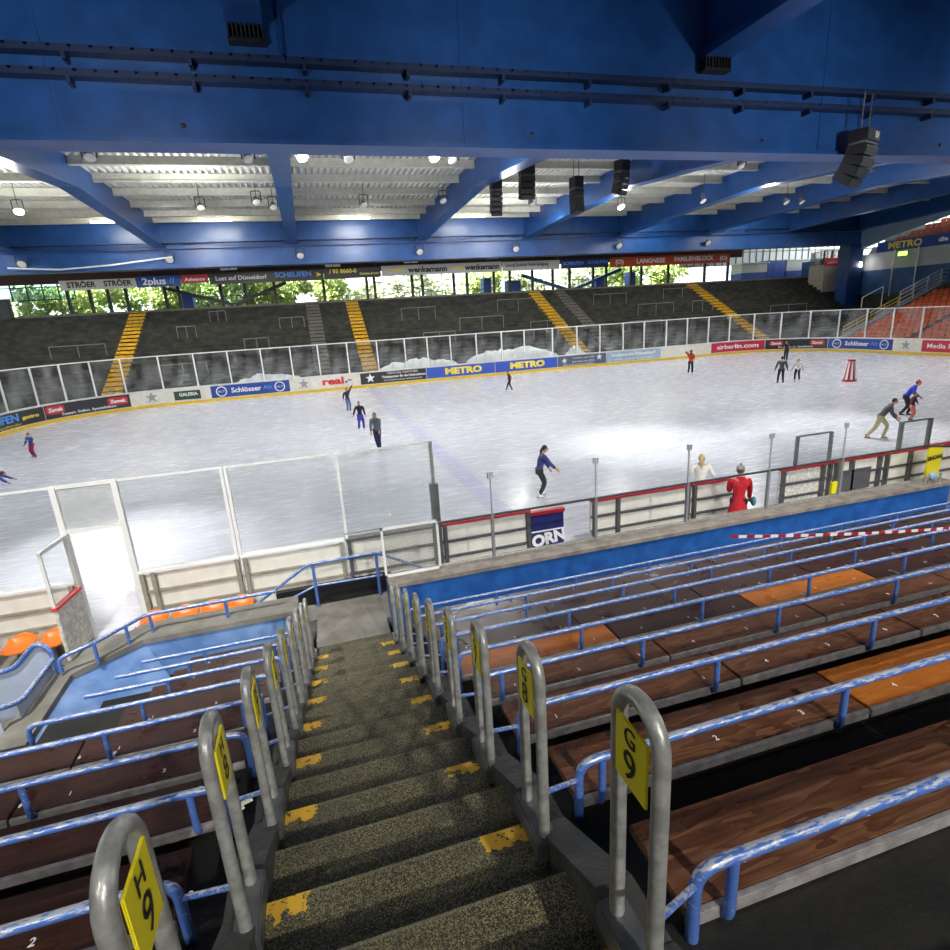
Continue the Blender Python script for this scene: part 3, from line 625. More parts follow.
FL=[((-7.6,29.2,12.42),0,'hanging behind the girder, leftmost of the row'),((-1.4,29.2,12.42),0,'just left of the narrow roof beam'),((.9,28.8,12.42),1,'brightly lit, right of the narrow roof beam'),((2.95,29,12.42),0,'unlit, mid bay behind the girder'),((6.9,28.6,12.42),1,'brightly lit, left of the kinked roof beam'),((7.9,29,12.42),0,'unlit, beside the bright lamp left of the kinked beam'),
((-14.7,40.5,12.4),1,'lit globe-like lamp at the far left under the roof'),((-1.8,39.4,12.6),0,'tilted disc lamp left of the narrow beam'),((-.9,41,12.6),0,'tilted disc lamp touching the narrow beam'),((-5.2,41,12.6),0,'small lamp in the bay right of the left beam'),((4.8,40.5,12.6),0,'small dark lamp in the bay right of the narrow beam'),((9.9,39.4,12.6),0,'small lamp beside the kinked beam'),((15.9,38.6,12.2),0,'pale round lamp left of the third speaker'),((22.8,38.8,12.0),1,'lit lamp right of the hanging speakers'),((24.9,29.4,12.42),0,'pale round lamp right of the speakers close under the girder'),((29.5,38.6,12.3),0,'small bright lamp on the dark beam at the right'),((33.2,29.6,12.42),0,'pale lamp under the girder behind the big speaker'),((37.3,38.8,12.2),0,'lamp in the right dark bay, left of two'),((39.3,39.3,12.3),0,'lamp in the right dark bay, right of two')]
for loc,lit,lb in FL: flood(loc,'floodlight under the roof '+lb,(.15,-.55,-.8) ,bool(lit),r=.25)
for i,x in enumerate((-20.1,-9.8,.45,10.9,20.2,31.2,41.7)):
    flood((x,53.4,11.0),'round lamp mounted low on the far blue girder, %s from the left'%['first','second','third','fourth','fifth','sixth','seventh'][i],(0,-.7,-.55),False,r=.32)
for x,lb in ((-12.9,'far left bay'),(-5.6,'bay left of the narrow beam'),(5.2,'bay right of the narrow beam'),(15.2,'bay behind the speakers'),(33.5,'first dark bay right'),(44.5,'second dark bay right')):
    e=empty('tube_light',(x,50.8,13.5),'yellowish fluorescent tube light under the roof sheets, '+lb,'light'); MB().tube([(-1.2,0,0),(1.2,0,0)],.09,8).build('tube',TUBEE,e,True); MB().box(-1.3,1.3,-.08,.08,.08,.16).build('fitting',WHITE,e); MB().tube([(0,0,.1),(0,0,.62)],.02,6).build('hanger',DARK,e)
    l=bpy.data.lights.new('tube_lamp','AREA'); l.shape='RECTANGLE'; l.size=2.4; l.size_y=.2; l.energy=260; l.color=(1,.95,.78); o=bpy.data.objects.new('tube_lamp',l); COL.objects.link(o); o.location=(x,50.9,13.35); l.energy=110; o.rotation_euler=(math.radians(50),0,0)

# ------------------------------------------------------------------ loudspeakers
def line_array(loc,label,n,w,h,bend,yaw=0,top=None,rig=1.6,toph=.55):
    e=empty('hanging_loudspeaker',loc,label,'loudspeaker',rz=yaw)
    z=0.; y=0.; ang=0.
    MB().box(-w/2,w/2,-.35,.35,-toph,0).build('top_cabinet',BLACK,e,bevel=.02); z=-toph-.12; MB().box(-w/2,w/2,-.3,.3,-toph-.1,-toph-.02).build('rigging_frame',STEEL,e)
    for i in range(n):
        ang+=bend; M=Matrix.Translation((0,y,z))@Matrix.Rotation(ang,4,'X'); mb=MB(); mb.box(-w/2,w/2,-.35,.35,-h+.02,0,M); c=mb.build('cabinet',BLACK,e,bevel=.015)
        MB().box(-w/2+.05,w/2-.05,-.375,-.35,-h+.07,-.05,M).build('grille',mat('speaker_grille',(.03,.03,.032),.6),c)
        d=M@V((0,0,-h))-V((0,y,z)); y+=d.y; z+=d.z
    for sx in (-.3*w,.3*w): MB().tube([(sx,0,0),(sx,0,rig)],.025,6).build('hanging_chain',STEEL,e)
    return e
e=line_array((21.9,19.2,11.2),'big black loudspeaker cluster hanging in front of the blue girder at the right',4,1.15,.34,.16,.35,rig=1.3,toph=.42)
me=textmesh('EV',.28,.01).copy(); me.transform(frame_mat((.25,-.37,-.21),(1,0,0),(0,0,1))); me.materials.clear(); me.materials.append(WINK); o=bpy.data.objects.new('lettering',me); COL.objects.link(o); o.parent=e
MB().box(.0,.52,-.362,-.352,-.37,-.05).build('badge_plate',mat('badge_grey',(.08,.08,.085),.5),e)
line_array((11.75,34,12.75),'leftmost hanging black line array speaker, small and curved',5,.62,.24,.10,-.1,rig=1.6,toph=.6)
line_array((13.7,34,13.6),'tall hanging black speaker right of the leftmost one',4,.85,.3,.06,-.1,rig=.6,toph=.65)
line_array((16.9,34,12.85),'third hanging speaker with pale horns in front of the dark beam',6,.62,.22,-.02,.1,rig=1.4,toph=.6)
line_array((20.0,34,13.8),'rightmost of the four hanging speakers over the ice',4,.7,.3,.09,.3,rig=.5,toph=.6)

# ------------------------------------------------------------------ stairs and stand floors
D=.8; NR_=9
def zf(k): return 2.9-.335*k
def zb(k): return 3.3-.318*k       # bench top
def zr(k): return 3.52-.309*k      # back rail
def zh(k): return 4.24-.337*k      # hoop top
mb=MB()
for k in range(-5,9):
    y=1.96+D*k
    mb.box(-.48,.70,y-.8,y-.4,zf(k)-.6,zf(k)+.1675)  # half step
    mb.box(-.48,.70,y-.4,y+.02,zf(k)-.6,zf(k))
    # fix: nosing of full step at y
mb2=MB()
ys=[];pr=[]
for k in range(-5,9):
    y=1.96+D*k; pr+=[(y-.8+.0,zf(k)+.335),(y-.8,zf(k)+.1675),(y-.4,zf(k)+.1675),(y-.4,zf(k))]
    # nosing at y handled by next
pl=pr+[(1.96+D*8,zf(8)),(1.96+D*8,-.1),(-3,-.1)]
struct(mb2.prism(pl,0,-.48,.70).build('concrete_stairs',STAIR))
# stringer kerbs with steps beside aisle
for s,(x0,x1),nm in ((0,(-.62,-.48),'left'),(1,(.70,.84),'right')):
    mb=MB()
    for k in range(-2,9):
        y=1.09+D*k; t=zh(k)-.93
        mb.prism([(y-.17,t),(y+.22,t-.02),(y+.78,t-.34),(y+.78,-.1),(y-.17,-.1)],0,x0,x1)
    struct(mb.build('stair_kerb_'+nm,mat('kerb_concrete',(.075,.07,.06),.6,noise=.5,nscale=9,bump=.4,bscale=30)))
def floors(x0,x1,name,k0=-4,k1=9):
    p=[(-3.0 if k0<0 else 1.16+D*k0,-.1)]
    for k in range(k0,k1): y=1.16+D*k; p+=[(y,zf(k)+.335 if k>k0 else zf(k)),(y,zf(k))]
    ye=8.5 if k1==9 else 1.16+D*k1; p+=[(ye,zf(k1-1)),(ye,-.1)]
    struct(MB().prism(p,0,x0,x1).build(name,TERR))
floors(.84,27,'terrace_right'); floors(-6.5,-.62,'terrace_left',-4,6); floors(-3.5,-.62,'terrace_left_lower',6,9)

# ------------------------------------------------------------------ hoops
RW=dict(zip(range(1,10),'one two three four five six seven eight nine'.split()))
ords=['ninth','eighth','seventh','sixth','fifth','fourth','third','second','first']
def hoop_proto(sign,txt,k):
    e=bpy.data.objects.new('aisle_hoop',None); COL.objects.link(e); e.empty_display_size=.1
    H=.90; r=.024
    arc=[(0,-.1*math.cos(pi*i/10),H-.1-.024+.1*math.sin(pi*i/10)) for i in range(11)]
    MB().tube([(0,-.1,-.06)]+arc+[(0,.1,-.06)],r,12).build('tube',GREY,e,True)
    s=sign # plate faces -X for right side (s=+1), +X for left side (s=-1)
    MB().box(-s*.020-.004,-s*.020+.004,-.072,.082,H-.305,H-.10).build('number_plate',YSIGN,e,bevel=.003)
    pl=e.children[-1]
    R=(0,-s,0)
    for t,sz,dz in ((txt[0],.082,-.160),(txt[1],.132,-.252)):
        me=textmesh(t,sz,0,ext=.0008).copy(); me.transform(frame_mat((-s*.0265,.005,H+dz+.018),R,(0,0,1))); me.materials.clear(); me.materials.append(INK)
        o=bpy.data.objects.new('lettering',me); COL.objects.link(o); o.parent=pl
    MB().box(-.05,.05,-.15,.15,-.08,.02).build('foot_plate',STEEL,e,bevel=.008)
    MB().tube([(s*.01,-.1,.24),(s*.225,.022,.12)],.012,6).build('stub',RAIL,e,True)
    return e
for k in range(9):
    n=9-k
    for s,L,x in ((1,'G',.704),(-1,'H',-.514)):
        e=hoop_proto(s,(L,str(n)),k); e.location=(x,1.076+D*k,zh(k)-.90)
        tag(e,'grey aisle hoop with yellow plate %s %s, %s, %s of the stairs'%(L,RW[n],'nearest the viewer' if k==0 else ords[8-k]+' down',('right' if s>0 else 'left')),'hoop')

# ------------------------------------------------------------------ benches and rails
def mk_bench(L,m,num=True):
    w=L-.02; me=MB().box(0,w,.0,.345,-.035,0).build('plank',m,None,bevel=.006); return me
def bench(x0,k,side,idx,L=1.72,m=WOOD,extra='',trim=None):
    e=empty('bench_seat',(x0,1.13+D*k,zb(k)),'','bench')
    w=L-.015
    MB().box(0,w,.012,.35,-.035,0).build('plank',m,e,bevel=.005)
    MB().box(0,w,-.012,.012,-.055,-.002).build('edge_strip',BENCHSTEEL,e,bevel=.003)
    mb=MB(); [mb.box(q-.02,q+.02,.03,.30,zf(k)+.335-zb(k)-.02 if q<0 else -.11,-.035) for q in (.25,w-.25)]; mb.build('support_bracket',STEEL,e)
    if k<=5:
        for j in (0,1,2):
            n=str(idx*3+j+1); me=textmesh(n,.05,.0008,ext=.0004).copy(); me.transform(Matrix.Translation((.3+j*.56,.10,.001))); me.materials.clear(); me.materials.append(WINK)
            o=bpy.data.objects.new('seat_number',me); COL.objects.link(o); o.parent=e
    lab='%s bench plank in row %s %s, %s from the stairs'%('fresh orange' if m is WOODO else ('dark brown' if m is WOOD else 'dull dark brown'),RW[9-k],'on the right' if side>0 else 'on the left',ords[8-idx] if idx<9 else 'far')
    tag(e,lab,'bench','bench planks'); return e
XM=[4.4,6.2,7.9,9.6,11.4,13.2,15,16.4,16.4]
for k in range(9):
    L=1.79 if k<2 else 1.66; n=min(9,int((XM[k]-.93)/L)+1)
    for i in range(n):
        m=WOOD if k<4 else WOODM
        if (k==1 and i==1) or (k==1 and i==2) or (k==4 and i in (0,2)): m=WOODO
        bench(.93+i*L,k,1,i,L,m)
LX=[-4.8,-4.8,-4.8,-4.6,-3.9,-2.8,-2.68,-2.68,-2.66]
for k in range(9):
    L=1.4; x=-.78; i=0
    while x-L>LX[k]-.5 and i<4:
        l=min(L,x-LX[k]) if x-L<LX[k] else L
        if l<.3: break
        bench(x-l,k,-1,i,l,WOODM); x-=l; i+=1
def rail(k,side,x0,x1,posts,closed=False):
    y=1.1+D*k; z=zr(k); e=empty('seat_rail',(x0,y,z),'worn blue back rail along seat row %s on the %s side of the stairs'%(RW[9-k],'right' if side>0 else 'left'),'rail')
    s=side; X=lambda x:x-x0
    pts=[(0,0,-.42),(0,0,0),(X(x1),0,0)]
    if closed: pts+=[(X(x1),0,-.3)]
    MB().tube(rounded(pts,.09),.0215,10).build('tube',RAIL,e,True)
    for x in posts:
        MB().tube(rounded([(X(x),0,-.01),(X(x),-.0,-.27),(X(x),.10,-.27)],.05,4),.019,8).build('post',RAIL,e,True)
for k in range(9):
    a={0:1.07,1:1.05,2:1.07,3:1.08,4:1.08}.get(k,1.1); sh={0:2.45,1:2.48,2:2.35,3:2.3,4:2.15,5:2.4,6:2.2,7:2.5,8:2.3}[k]
    x1=XM[k]+.3; ps=[a]; x=sh
    while x<x1-.1: ps.append(x); x+=1.36
    rail(k,1,.93,x1,ps)
    xl=LX[k] + (0 if k>4 else -.6); ps=[]; x=-.9
    while x>xl+.1: ps.append(x); x-=1.15 if k<4 else 1.0
    rail(k,-1,-.75,xl,ps,closed=(k==5))
# crumpled paper cup litter on left bench
tag(MB().box(-.05,.05,-.015,.015,0,.004,Matrix.Rotation(.5,4,'Z')).box(.02,.10,.02,.05,0,.006,Matrix.Rotation(.3,4,'Z')).build('paper_scrap',mat('scrap_paper',(.75,.7,.6),.7),None,loc=(-.72,2.75,zb(2)+.001)),'torn paper scrap on the left bench behind hoop H 8','paper')

# barrier tape
mb=MB(); mr=MB(); N=46; A=V((3.9,4.42,2.86)); B_=V((8.6,4.45,2.26))
def tp(t): p=A.lerp(B_,t); p.z-=.05*math.sin(pi*t); return p
te=empty('barrier_tape',A,'red and white barrier tape strung across the right seat rows','tape')
for i in range(N):
    a,b2=tp(i/N)-A,tp((i+1)/N)-A; (mb if i%2 else mr).bar(a,b2,.004,.032)
mb.build('white_stripes',WHITE,te); mr.build('red_stripes',RED,te)

# ------------------------------------------------------------------ parapets
mb=MB(); mb.box(.95,13.6,8.68,9.05,-.1,.86); struct(mb.build('wall_parapet_right',PARW))
struct(MB().box(.78,13.7,8.64,9.12,.86,.93).build('parapet_ledge_right',LEDGE))
struct(MB().box(.78,.95,8.2,9.1,-.1,.86).build('wall_parapet_end',PARW))
inner=[(-3.6,6.0),(-3.62,7.85),(-2.9,8.45),(-.70,8.45)]; outer=[(-.70,8.95),(-3.0,8.95),(-3.96,7.95),(-3.96,6.0)]
struct(MB().add([(-3.6,6.0,.82),(-3.62,7.85,.82),(-2.9,8.47,.82),(-2.75,6.0,.35),(-2.75,7.6,.22),(-2.6,8.3,.2),(-3.6,6.0,0),(-3.62,7.85,0),(-2.9,8.47,0),(-2.75,6.0,0),(-2.75,7.6,0),(-2.6,8.3,0)],[[0,1,4,3],[1,2,5,4],[3,4,10,9],[4,5,11,10],[0,3,9,6],[2,8,11,5]]).build('parapet_slope_left',PARL))
struct(MB().prism(inner+outer,2,-.1,.82).build('wall_parapet_left',PARL))
struct(MB().prism([(x,y-.03) for x,y in inner]+outer,2,.82,.9).build('parapet_coping_left',COPE))
struct(MB().box(-6.5,-3.9,7.8,9.0,-.1,.3).build('passage_floor',WALK))
# pit at stair foot, its shade painted as a black block and floor
struct(MB().box(-.5,.7,1.96+D*8,9.86,-.1,.2).build('landing_slab',COPE))
struct(MB().box(-1.2,1.0,10.35,10.48,-.1,.34).build('pit_shade_block',BLACK))
struct(MB().box(-1.1,-.5,8.95,9.9,-.1,.2).box(.7,.95,8.9,9.9,-.1,.2).build('landing_floor',WALK))
struct(MB().box(-1.3,1.0,9.86,9.95,-.1,.16).build('landing_edge',DARK))
struct(MB().box(-1.2,.95,9.95,10.5,-.1,.03).build('dark_channel_floor',BLACK))
# parapet rail
e=empty('handrail',(-3.75,7.85,.9),'low pale blue handrail on the coping above the orange seats','handrail')
T=V((-3.75,7.85,.9)); P=[(-3.72,7.83,.95),(-3.73,7.83,1.15),(-3.35,8.0,1.2),(-2.85,8.6,1.2),(-1.6,8.62,1.2),(-1.0,8.62,1.2)]
MB().tube(rounded([V(p)-T for p in P],.1),.028,8).build('rail',RAIL,e,True)
for x,y in ((-3.35,8.0),(-3.05,8.35),(-2.8,8.6),(-1.75,8.62)): MB().tube([V((x,y,.88))-T,V((x,y,1.2))-T],.024,8).build('post',RAIL,e,True)
e=empty('stair_end_railing',(0,9.8,.2),'pale blue railing across the foot of the stairs','railing'); T=V((0,9.8,.2))
MB().tube(rounded([V(p)-T for p in [(-1.5,9.8,.46),(-.52,9.8,1.06),(.72,9.8,1.07),(1.55,9.8,.6)]],.08),.028,8).build('top_rail',RAIL,e,True)
MB().tube([V(p)-T for p in [(-.9,9.8,.45),(-.45,9.8,.62),(.78,9.8,.60)]],.02,8).build('mid_rail',RAIL,e,True)
for x in (-.44,.70): MB().tube([V((x,9.8,.15))-T,V((x,9.8,1.06))-T],.028,8).build('post',RAIL,e,True)
# passage barrier at left
PANEL=mat('barrier_pale_panel',(.42,.48,.60),.3,noise=.15,nscale=3)
e=empty('passage_barrier',(-4.4,7.6,.9),'pale blue-white panel barrier with rounded blue tube rails at the left edge','barrier'); T=V((-4.4,7.6,.9))
q=[(-5.6,8,1.0),(-4.45,8,1.03),(-4.3,8,1.06),(-4.0,8,1.36),(-3.85,7.98,1.25),(-3.82,7.95,.85)]
MB().tube(rounded([V(p)-T for p in q],.12),.032,10).build('rear_tube',RAIL,e,True)
q2=[(-3.82,7.9,1.12),(-3.82,7.0,1.12),(-3.95,6.8,1.2),(-5.2,6.8,1.18)]
MB().tube(rounded([V(p)-T for p in q2],.15),.032,10).build('front_tube',RAIL,e,True)
MB().add([V(p)-T for p in [(-5.6,8.02,.98),(-4.45,8.02,1.0),(-4.02,8.02,1.33),(-3.85,8.02,1.1),(-3.85,8.02,.0),(-5.6,8.02,.0)]],[[0,1,2,3,4,5]]).build('rear_panel',PANEL,e)
MB().box(-.005+.53,.53+.005,-.6,.35,-.9,.2).build('side_panel',PANEL,e)
MB().box(-.8,.45,-.82,-.8,-.9,.26).build('front_panel',PANEL,e)

# ------------------------------------------------------------------ near left boards
def nboard(x0,x1,label,m=BOARDW,cap=WHITE,posts=None,frame=STEEL):
    e=empty('rink_board',((x0+x1)/2,10.6,0),label,'rink board'); w=(x1-x0)/2
    MB().box(-w,w,0,.06,.02,1.08).build('panel',m,e)
    MB().box(-w,w,-.06,.12,1.08,1.13).build('cap',cap,e)
    for z in (.38,.72): MB().box(-w,w,-.05,0,z-.025,z+.025).build('rail',frame,e)
    for x in (posts or (-w+.06,w-.06)): MB().box(x-.035,x+.035,-.1,0,.0,1.1).build('upright',frame,e)
    return e
LF=mat('board_frame_beige',(.36,.34,.28),.5,.2,noise=.2)
nboard(-9.4,-4.45,'white board with horizontal ribs behind the orange seats, left of the open gate',cap=WHITE,frame=LF)
nboard(-3.45,-1.75,'white ribbed board right of the open gate, first bay',cap=WHITE,frame=LF,posts=(-.8,-.62,.8))
nboard(-1.72,.18,'white ribbed board right of the open gate, second bay',cap=WHITE,frame=LF)
nboard(.21,2.05,'ribbed board behind the wire mesh panel',cap=STEEL,frame=STEEL)
def nglass(x0,x1,label,z0=1.13,z1=2.85,m=GLASS,fm=WHITE,w_=.026,right=True,g=None):
    e=empty('glass_screen',((x0+x1)/2,10.63,z0),label,'glass screen',g); w=(x1-x0)/2; h=z1-z0
    MB().box(-w,w,-.006,.006,0,h).build('pane',m,e)
    MB().box(-w,w,-.02,.02,h-.025,h+.01).build('top_rail',fm,e)
    for x in ([-w,w] if right else [-w]): MB().box(x-w_,x+w_,-.04,.04,-.05,h).build('post',fm,e)
nglass(-9.4,-4.42,'large glass screen left of the open rink gate')
nglass(-3.5,-1.79,'glass screen right of the open rink gate, first bay')
nglass(-1.72,.17,'glass screen right of the open rink gate, second bay',right=False)
nglass(.24,2.06,'glass screen above the mesh panel with a grey end post',right=False)
e=empty('screen_end_post',(2.06,10.63,0),'grey steel post ending the left glass screens','post'); MB().box(-.03,.03,-.04,.04,1.1,2.87).build('upper_post',GREY,e); MB().box(-.08,.08,-.08,.08,0,2.0).build('lower_post',STEEL,e)
# gate frame and leaf
e=empty('gate_frame',(-3.96,10.63,0),'white gate frame with a milky glass pane above the open gate','gate frame')
for x in (-.46,.46): MB().box(x-.045,x+.045,-.05,.05,0,2.87).build('post',WHITE,e)
MB().box(-.42,.42,-.03,.03,2.02,2.08).build('lintel',WHITE,e); MB().box(-.42,.42,-.03,.03,2.81,2.87).build('top_rail',WHITE,e); MB().box(-.41,.41,-.006,.006,2.08,2.81).build('pane',GLASSM,e)
e=empty('rink_gate',(-4.40,10.55,0),'open white rink gate leaf with red top edge swung toward the seats','gate',rz=math.radians(-97))
MB().box(0,.78,-.03,.03,.06,1.0).build('lower_panel',DOORP,e,bevel=.01)
MB().box(0,.80,-.045,.045,1.0,1.05).build('red_edge',mat('gate_red_edge',(.75,.06,.07),.4),e)
MB().box(0,.03,-.025,.025,1.05,2.0).box(.75,.78,-.025,.025,1.05,2.0).box(0,.78,-.025,.025,1.96,2.02).build('glass_frame',WHITE,e)
MB().box(.03,.75,-.005,.005,1.05,1.97).build('pane',GLASS,e)
# orange seats
def bucket(x,y,label):
    e=empty('bucket_seat',(x,y,.27),label,'seat','orange bucket seats in front of the left boards')
    n=9; vs=[];fs=[]
    prof=[(-.22,.07),(-.2,.03),(-.05,0),(.12,.02),(.19,.08),(.235,.17),(.235,.20)]
    for j,(yy,zz) in enumerate(prof):
        for i in range(n):
            t=(i/(n-1)-.5)*2; w=.225 if j<5 else .225-.03*(j-4); vs.append((t*w,yy-(.03*t*t if j>4 else 0),zz+.075*abs(t)**3*(1 if j<5 else 0)+(-.05*t*t if j>4 else 0)))
    for j in range(len(prof)-1):
        for i in range(n-1): fs.append([j*n+i,j*n+i+1,(j+1)*n+i+1,(j+1)*n+i])
    o=MB().add(vs,fs).build('shell',ORSEAT,e,True); md=o.modifiers.new('thickness','SOLIDIFY'); md.thickness=.015
    MB().box(-.03,.03,-.08,.1,-.25,.0).build('pedestal',STEEL,e)
for x,lb in ((-5.85,'outermost left'),(-5.28,'second from the left edge'),(-4.78,'nearest the open gate on its left'),(-3.25,'nearest the open gate on its right'),(-2.74,'second right of the gate'),(-2.27,'third right of the gate'),(-1.8,'fourth right of the gate')): bucket(x,10.1,'orange plastic bucket seat before the white boards, '+lb)
# ------------------------------------------------------------------ near right boards
nboard(2.15,4.1,'white board with red cap right of the grey end post',cap=RED)
e=empty('board_gate',(4.5,10.58,0),'dark blue board gate with white ORN letters beside the opening','gate')
MB().box(-.38,.38,0,.06,.2,.98).build('panel',SNAVY,e); MB().box(-.4,.4,-.03,.1,.98,1.06).build('red_cap',RED,e)
me=textmesh('ORN',.36,.018).copy(); me.transform(Matrix.Rotation(.12,4,'Z')); me.transform(frame_mat((.02,-.012,.40),(1,0,0),(0,0,1))); me.materials.clear(); me.materials.append(WINK); o=bpy.data.objects.new('lettering',me); COL.objects.link(o); o.parent=e
MB().box(-.38,.38,-.006,0,.20,.24).box(-.38,.38,-.006,0,.58,.61).build('white_band',WINK,e)
nboard(5.55,8.1,'white board with red cap right of the first opening',cap=RED,posts=(-1.2,-.62,1.2))
nboard(8.15,9.5,'white board with red cap behind the person in the red coat',cap=RED)
nboard(10.7,12.25,'speckled white door board with a red cap right of the second opening',m=DOORP,cap=RED,posts=(-.72,.5,.72))
nboard(12.3,13.9,'board with a dark grey panel right of the door board',cap=RED,m=BOARDW,posts=(-.7,-.2,.72))
nboard(13.95,16.8,'ribbed board with red cap at the right frame edge',cap=RED,posts=(-1.3,-.5,.4,1.3))
tag(MB().box(12.55,13.5,10.5,10.54,.3,.85).build('grey_panel',mat('dark_grey_panel',(.10,.10,.11),.5)),'dark grey plate on the ribbed board near the right edge','plate')
tag(MB().box(12.2,12.4,10.44,10.5,.25,.62).build('yellow_plate',YSIGN),'small yellow plate on the board beside the dark grey plate','plate')
nglass(11.16,12.2,'grey-framed door glass standing on the door board',z1=1.9,fm=STEEL)
nglass(14.5,15.5,'grey-framed glass panel at the right edge of the boards',z1=1.88,fm=STEEL,m=GLASSD,w_=.045)
# parapet screen
MIDST=mat('mid_grey_steel',(.26,.27,.28),.4,.2); PALEST=mat('pale_steel',(.50,.52,.54),.35,.2)
for x0,x1,lb in ((2.75,4.8,'first from the wire mesh panel'),(4.8,6.81,'second from the wire mesh panel'),(6.81,8.76,'left of the red coat'),(8.76,10.68,'right of the red coat'),(10.68,12.75,'last before the ledge corner')):
    e=empty('ledge_screen',(x0,8.97,.92),'frameless glass screen with slim post on the ledge, '+lb,'glass screen')
    MB().box(0,x1-x0,-.005,.005,.86,1.62).build('pane',GLASS,e)
    MB().box(-.026,.026,-.03,.03,0,.86).build('lower_post',MIDST,e); MB().box(-.010,.010,-.015,.015,.86,1.62).build('slim_post',PALEST,e); MB().box(-.05,-.035,-.02,.02,1.53,1.63).box(.035,.05,-.02,.02,1.53,1.63).box(-.05,.05,-.02,.02,1.62,1.635).build('clamp',PALEST,e)
e=empty('ledge_handrail',(1.75,8.97,1.77),'long thin dark handrail along the concrete ledge','handrail'); MB().tube([(0,0,0),(11.2,0,0),(13.2,-1.2,0)],.025,8).build('rail',DARK,e,True); MB().box(0,11.0,-.01,.01,-.84,-.80).build('lower_rail',GREY,e)
e=empty('mesh_panel',(.78,8.97,.92),'white-framed wire mesh panel at the top of the stair foot railing','panel')
MB().box(-.02,.02,-.02,.02,0,.92).box(.94,.98,-.02,.02,0,.92).box(-.02,.98,-.02,.02,.88,.92).box(-.02,.98,-.02,.02,0,.05).build('frame',WHITE,e)
mb=MB(); [mb.box(.03*i-.0025,.03*i+.0025,-.0025,.0025,.05,.88) for i in range(1,32)]; [mb.box(0,.96,-.0025,.0025,.05+.03*i-.0025,.05+.03*i+.0025) for i in range(1,28)]; mb.build('wire_mesh',GREY,e)
e=empty('glass_corner_screen',(.0,8.99,1.84),'faint frameless glass panel above the mesh panel','glass screen'); MB().box(.15,1.75,-.005,.005,0,.74).build('pane',GLASS,e); MB().box(.15,1.75,-.01,.01,-.02,.0).build('bottom_edge',GREY,e)
# yellow sign board
e=empty('yellow_board',(14.95,10.0,0),'tilted yellow advertising board beside the last ledge post','sign board',rz=.15)
MB().box(-.3,.3,0,.04,.5,1.3).build('panel',YSIGN,e)
me=textmesh('EINGANG',.15,.004).copy(); me.transform(frame_mat((0,-.01,1.02),(1,0,0),(0,0,1))); me.materials.clear(); me.materials.append(INK); o=bpy.data.objects.new('lettering',me); COL.objects.link(o); o.parent=e; MB().box(-.25,-.2,0,.04,0,.5).box(.2,.25,0,.04,0,.5).build('legs',STEEL,e)
for x,lb in ((12.9,'left'),(13.35,'right')):
    tag(MB().tube([(x,8.75,.3),(x,8.75,1.15)],.025,8).build('ladder_pole',GREY),'slim pole rising at the ledge corner, the %s of two'%lb,'pole')
MB_=MB().ell((13.12,8.75,1.1),(.11,.07,.11)); tag(MB_.build('warning_bell',mat('bell_blue_grey',(.25,.35,.45),.4),None,True),'rounded blue-grey box on the twin poles at the ledge corner','box')

# puck-like ball and cone
tag(MB().ell((1.55,14.65,.05),(.06,.06,.06)).build('ball',WHITE,None,True),'small white ball lying on the ice behind the glass','ball')
e=empty('striped_cone',(31.3,26.5,0),'red and white striped training cone standing on the ice','cone')
n=16
for i in range(n):
    a0,a1=2*pi*i/n,2*pi*(i+1)/n; mm=RED if i%2==0 else CONEW
MBr,MBw=MB(),MB()
for i in range(n):
    a0,a1=2*pi*i/n,2*pi*(i+1)/n; f=lambda a,r,z:(r*math.cos(a),r*math.sin(a),z)
    (MBr if i%2 else MBw).add([f(a0,.36,.12),f(a1,.36,.12),f(a1,.19,1.2),f(a0,.19,1.2),(0,0,.12),(0,0,1.2)],[[0,1,2,3],[3,2,5],[0,4,1]])
MBr.build('red_stripes',RED,e); MBw.build('white_stripes',CONEW,e); MB().tube([(0,0,0),(0,0,.12)],[.40,.37],16).build('base',RED,e); MB().tube([(0,0,1.2),(0,0,1.3)],.2,16).build('rim',RED,e)

# ------------------------------------------------------------------ trees
struct(MB().box(-60,110,63.1,66.4,6.9,7.25).build('rear_walk',WALK)); struct(MB().box(-60,110,66.4,120,1.2,1.5).build('ground_behind_stand',GRASS))
def tree_mesh(seed,R,H,lm):
    rnd=random.Random(seed); mb=MB()
    cl=[(rnd.gauss(0,R*.42),rnd.gauss(0,R*.35),H*.25+rnd.random()*H*.75,rnd.uniform(.5,1.1)*R*.38) for _ in range(26)]
    for i in range(3600):
        c=rnd.choice(cl); d=V((rnd.gauss(0,1),rnd.gauss(0,1),rnd.gauss(0,.8))).normalized()*c[3]*rnd.uniform(.5,1)
        p=V(c[:3])+d; n=V((rnd.gauss(0,1),rnd.gauss(0,1),rnd.gauss(0,1)+.6)).normalized(); u=n.orthogonal().normalized()*rnd.uniform(.13,.25); w=n.cross(u)*.6
        mb.add([p-u,p-w,p+u,p+w],[[0,1,2,3]])
    o=mb.build('crown',lm); t=MB()
    t.tube([(0,0,-2.5),(.1,0,H*.3),(-.05,.1,H*.7)],[.16,.12,.05],8)
    for i in range(7):
        a=rnd.uniform(0,2*pi); z=H*rnd.uniform(.1,.5); t.tube([(0,0,z),(math.cos(a)*R*.3,math.sin(a)*R*.3,z+H*.18),(math.cos(a)*R*.6,math.sin(a)*R*.6,z+H*.3)],[.08,.05,.02],6)
    tr=t.build('trunk',BARK); return o,tr
protos=[]
for i,(lm) in enumerate(LEAF):
    c,t=tree_mesh(10+i,3.6,6.0,lm); protos.append((c.data,t.data)); bpy.data.objects.remove(c); bpy.data.objects.remove(t)
rnd=random.Random(3); kinds=['bright green','mid green','pale silvery green']
tx=[-38,-32,-26,-22,-18,-14,-10,-6,-2,3,8,13,18,23,28,34,40,45,50]
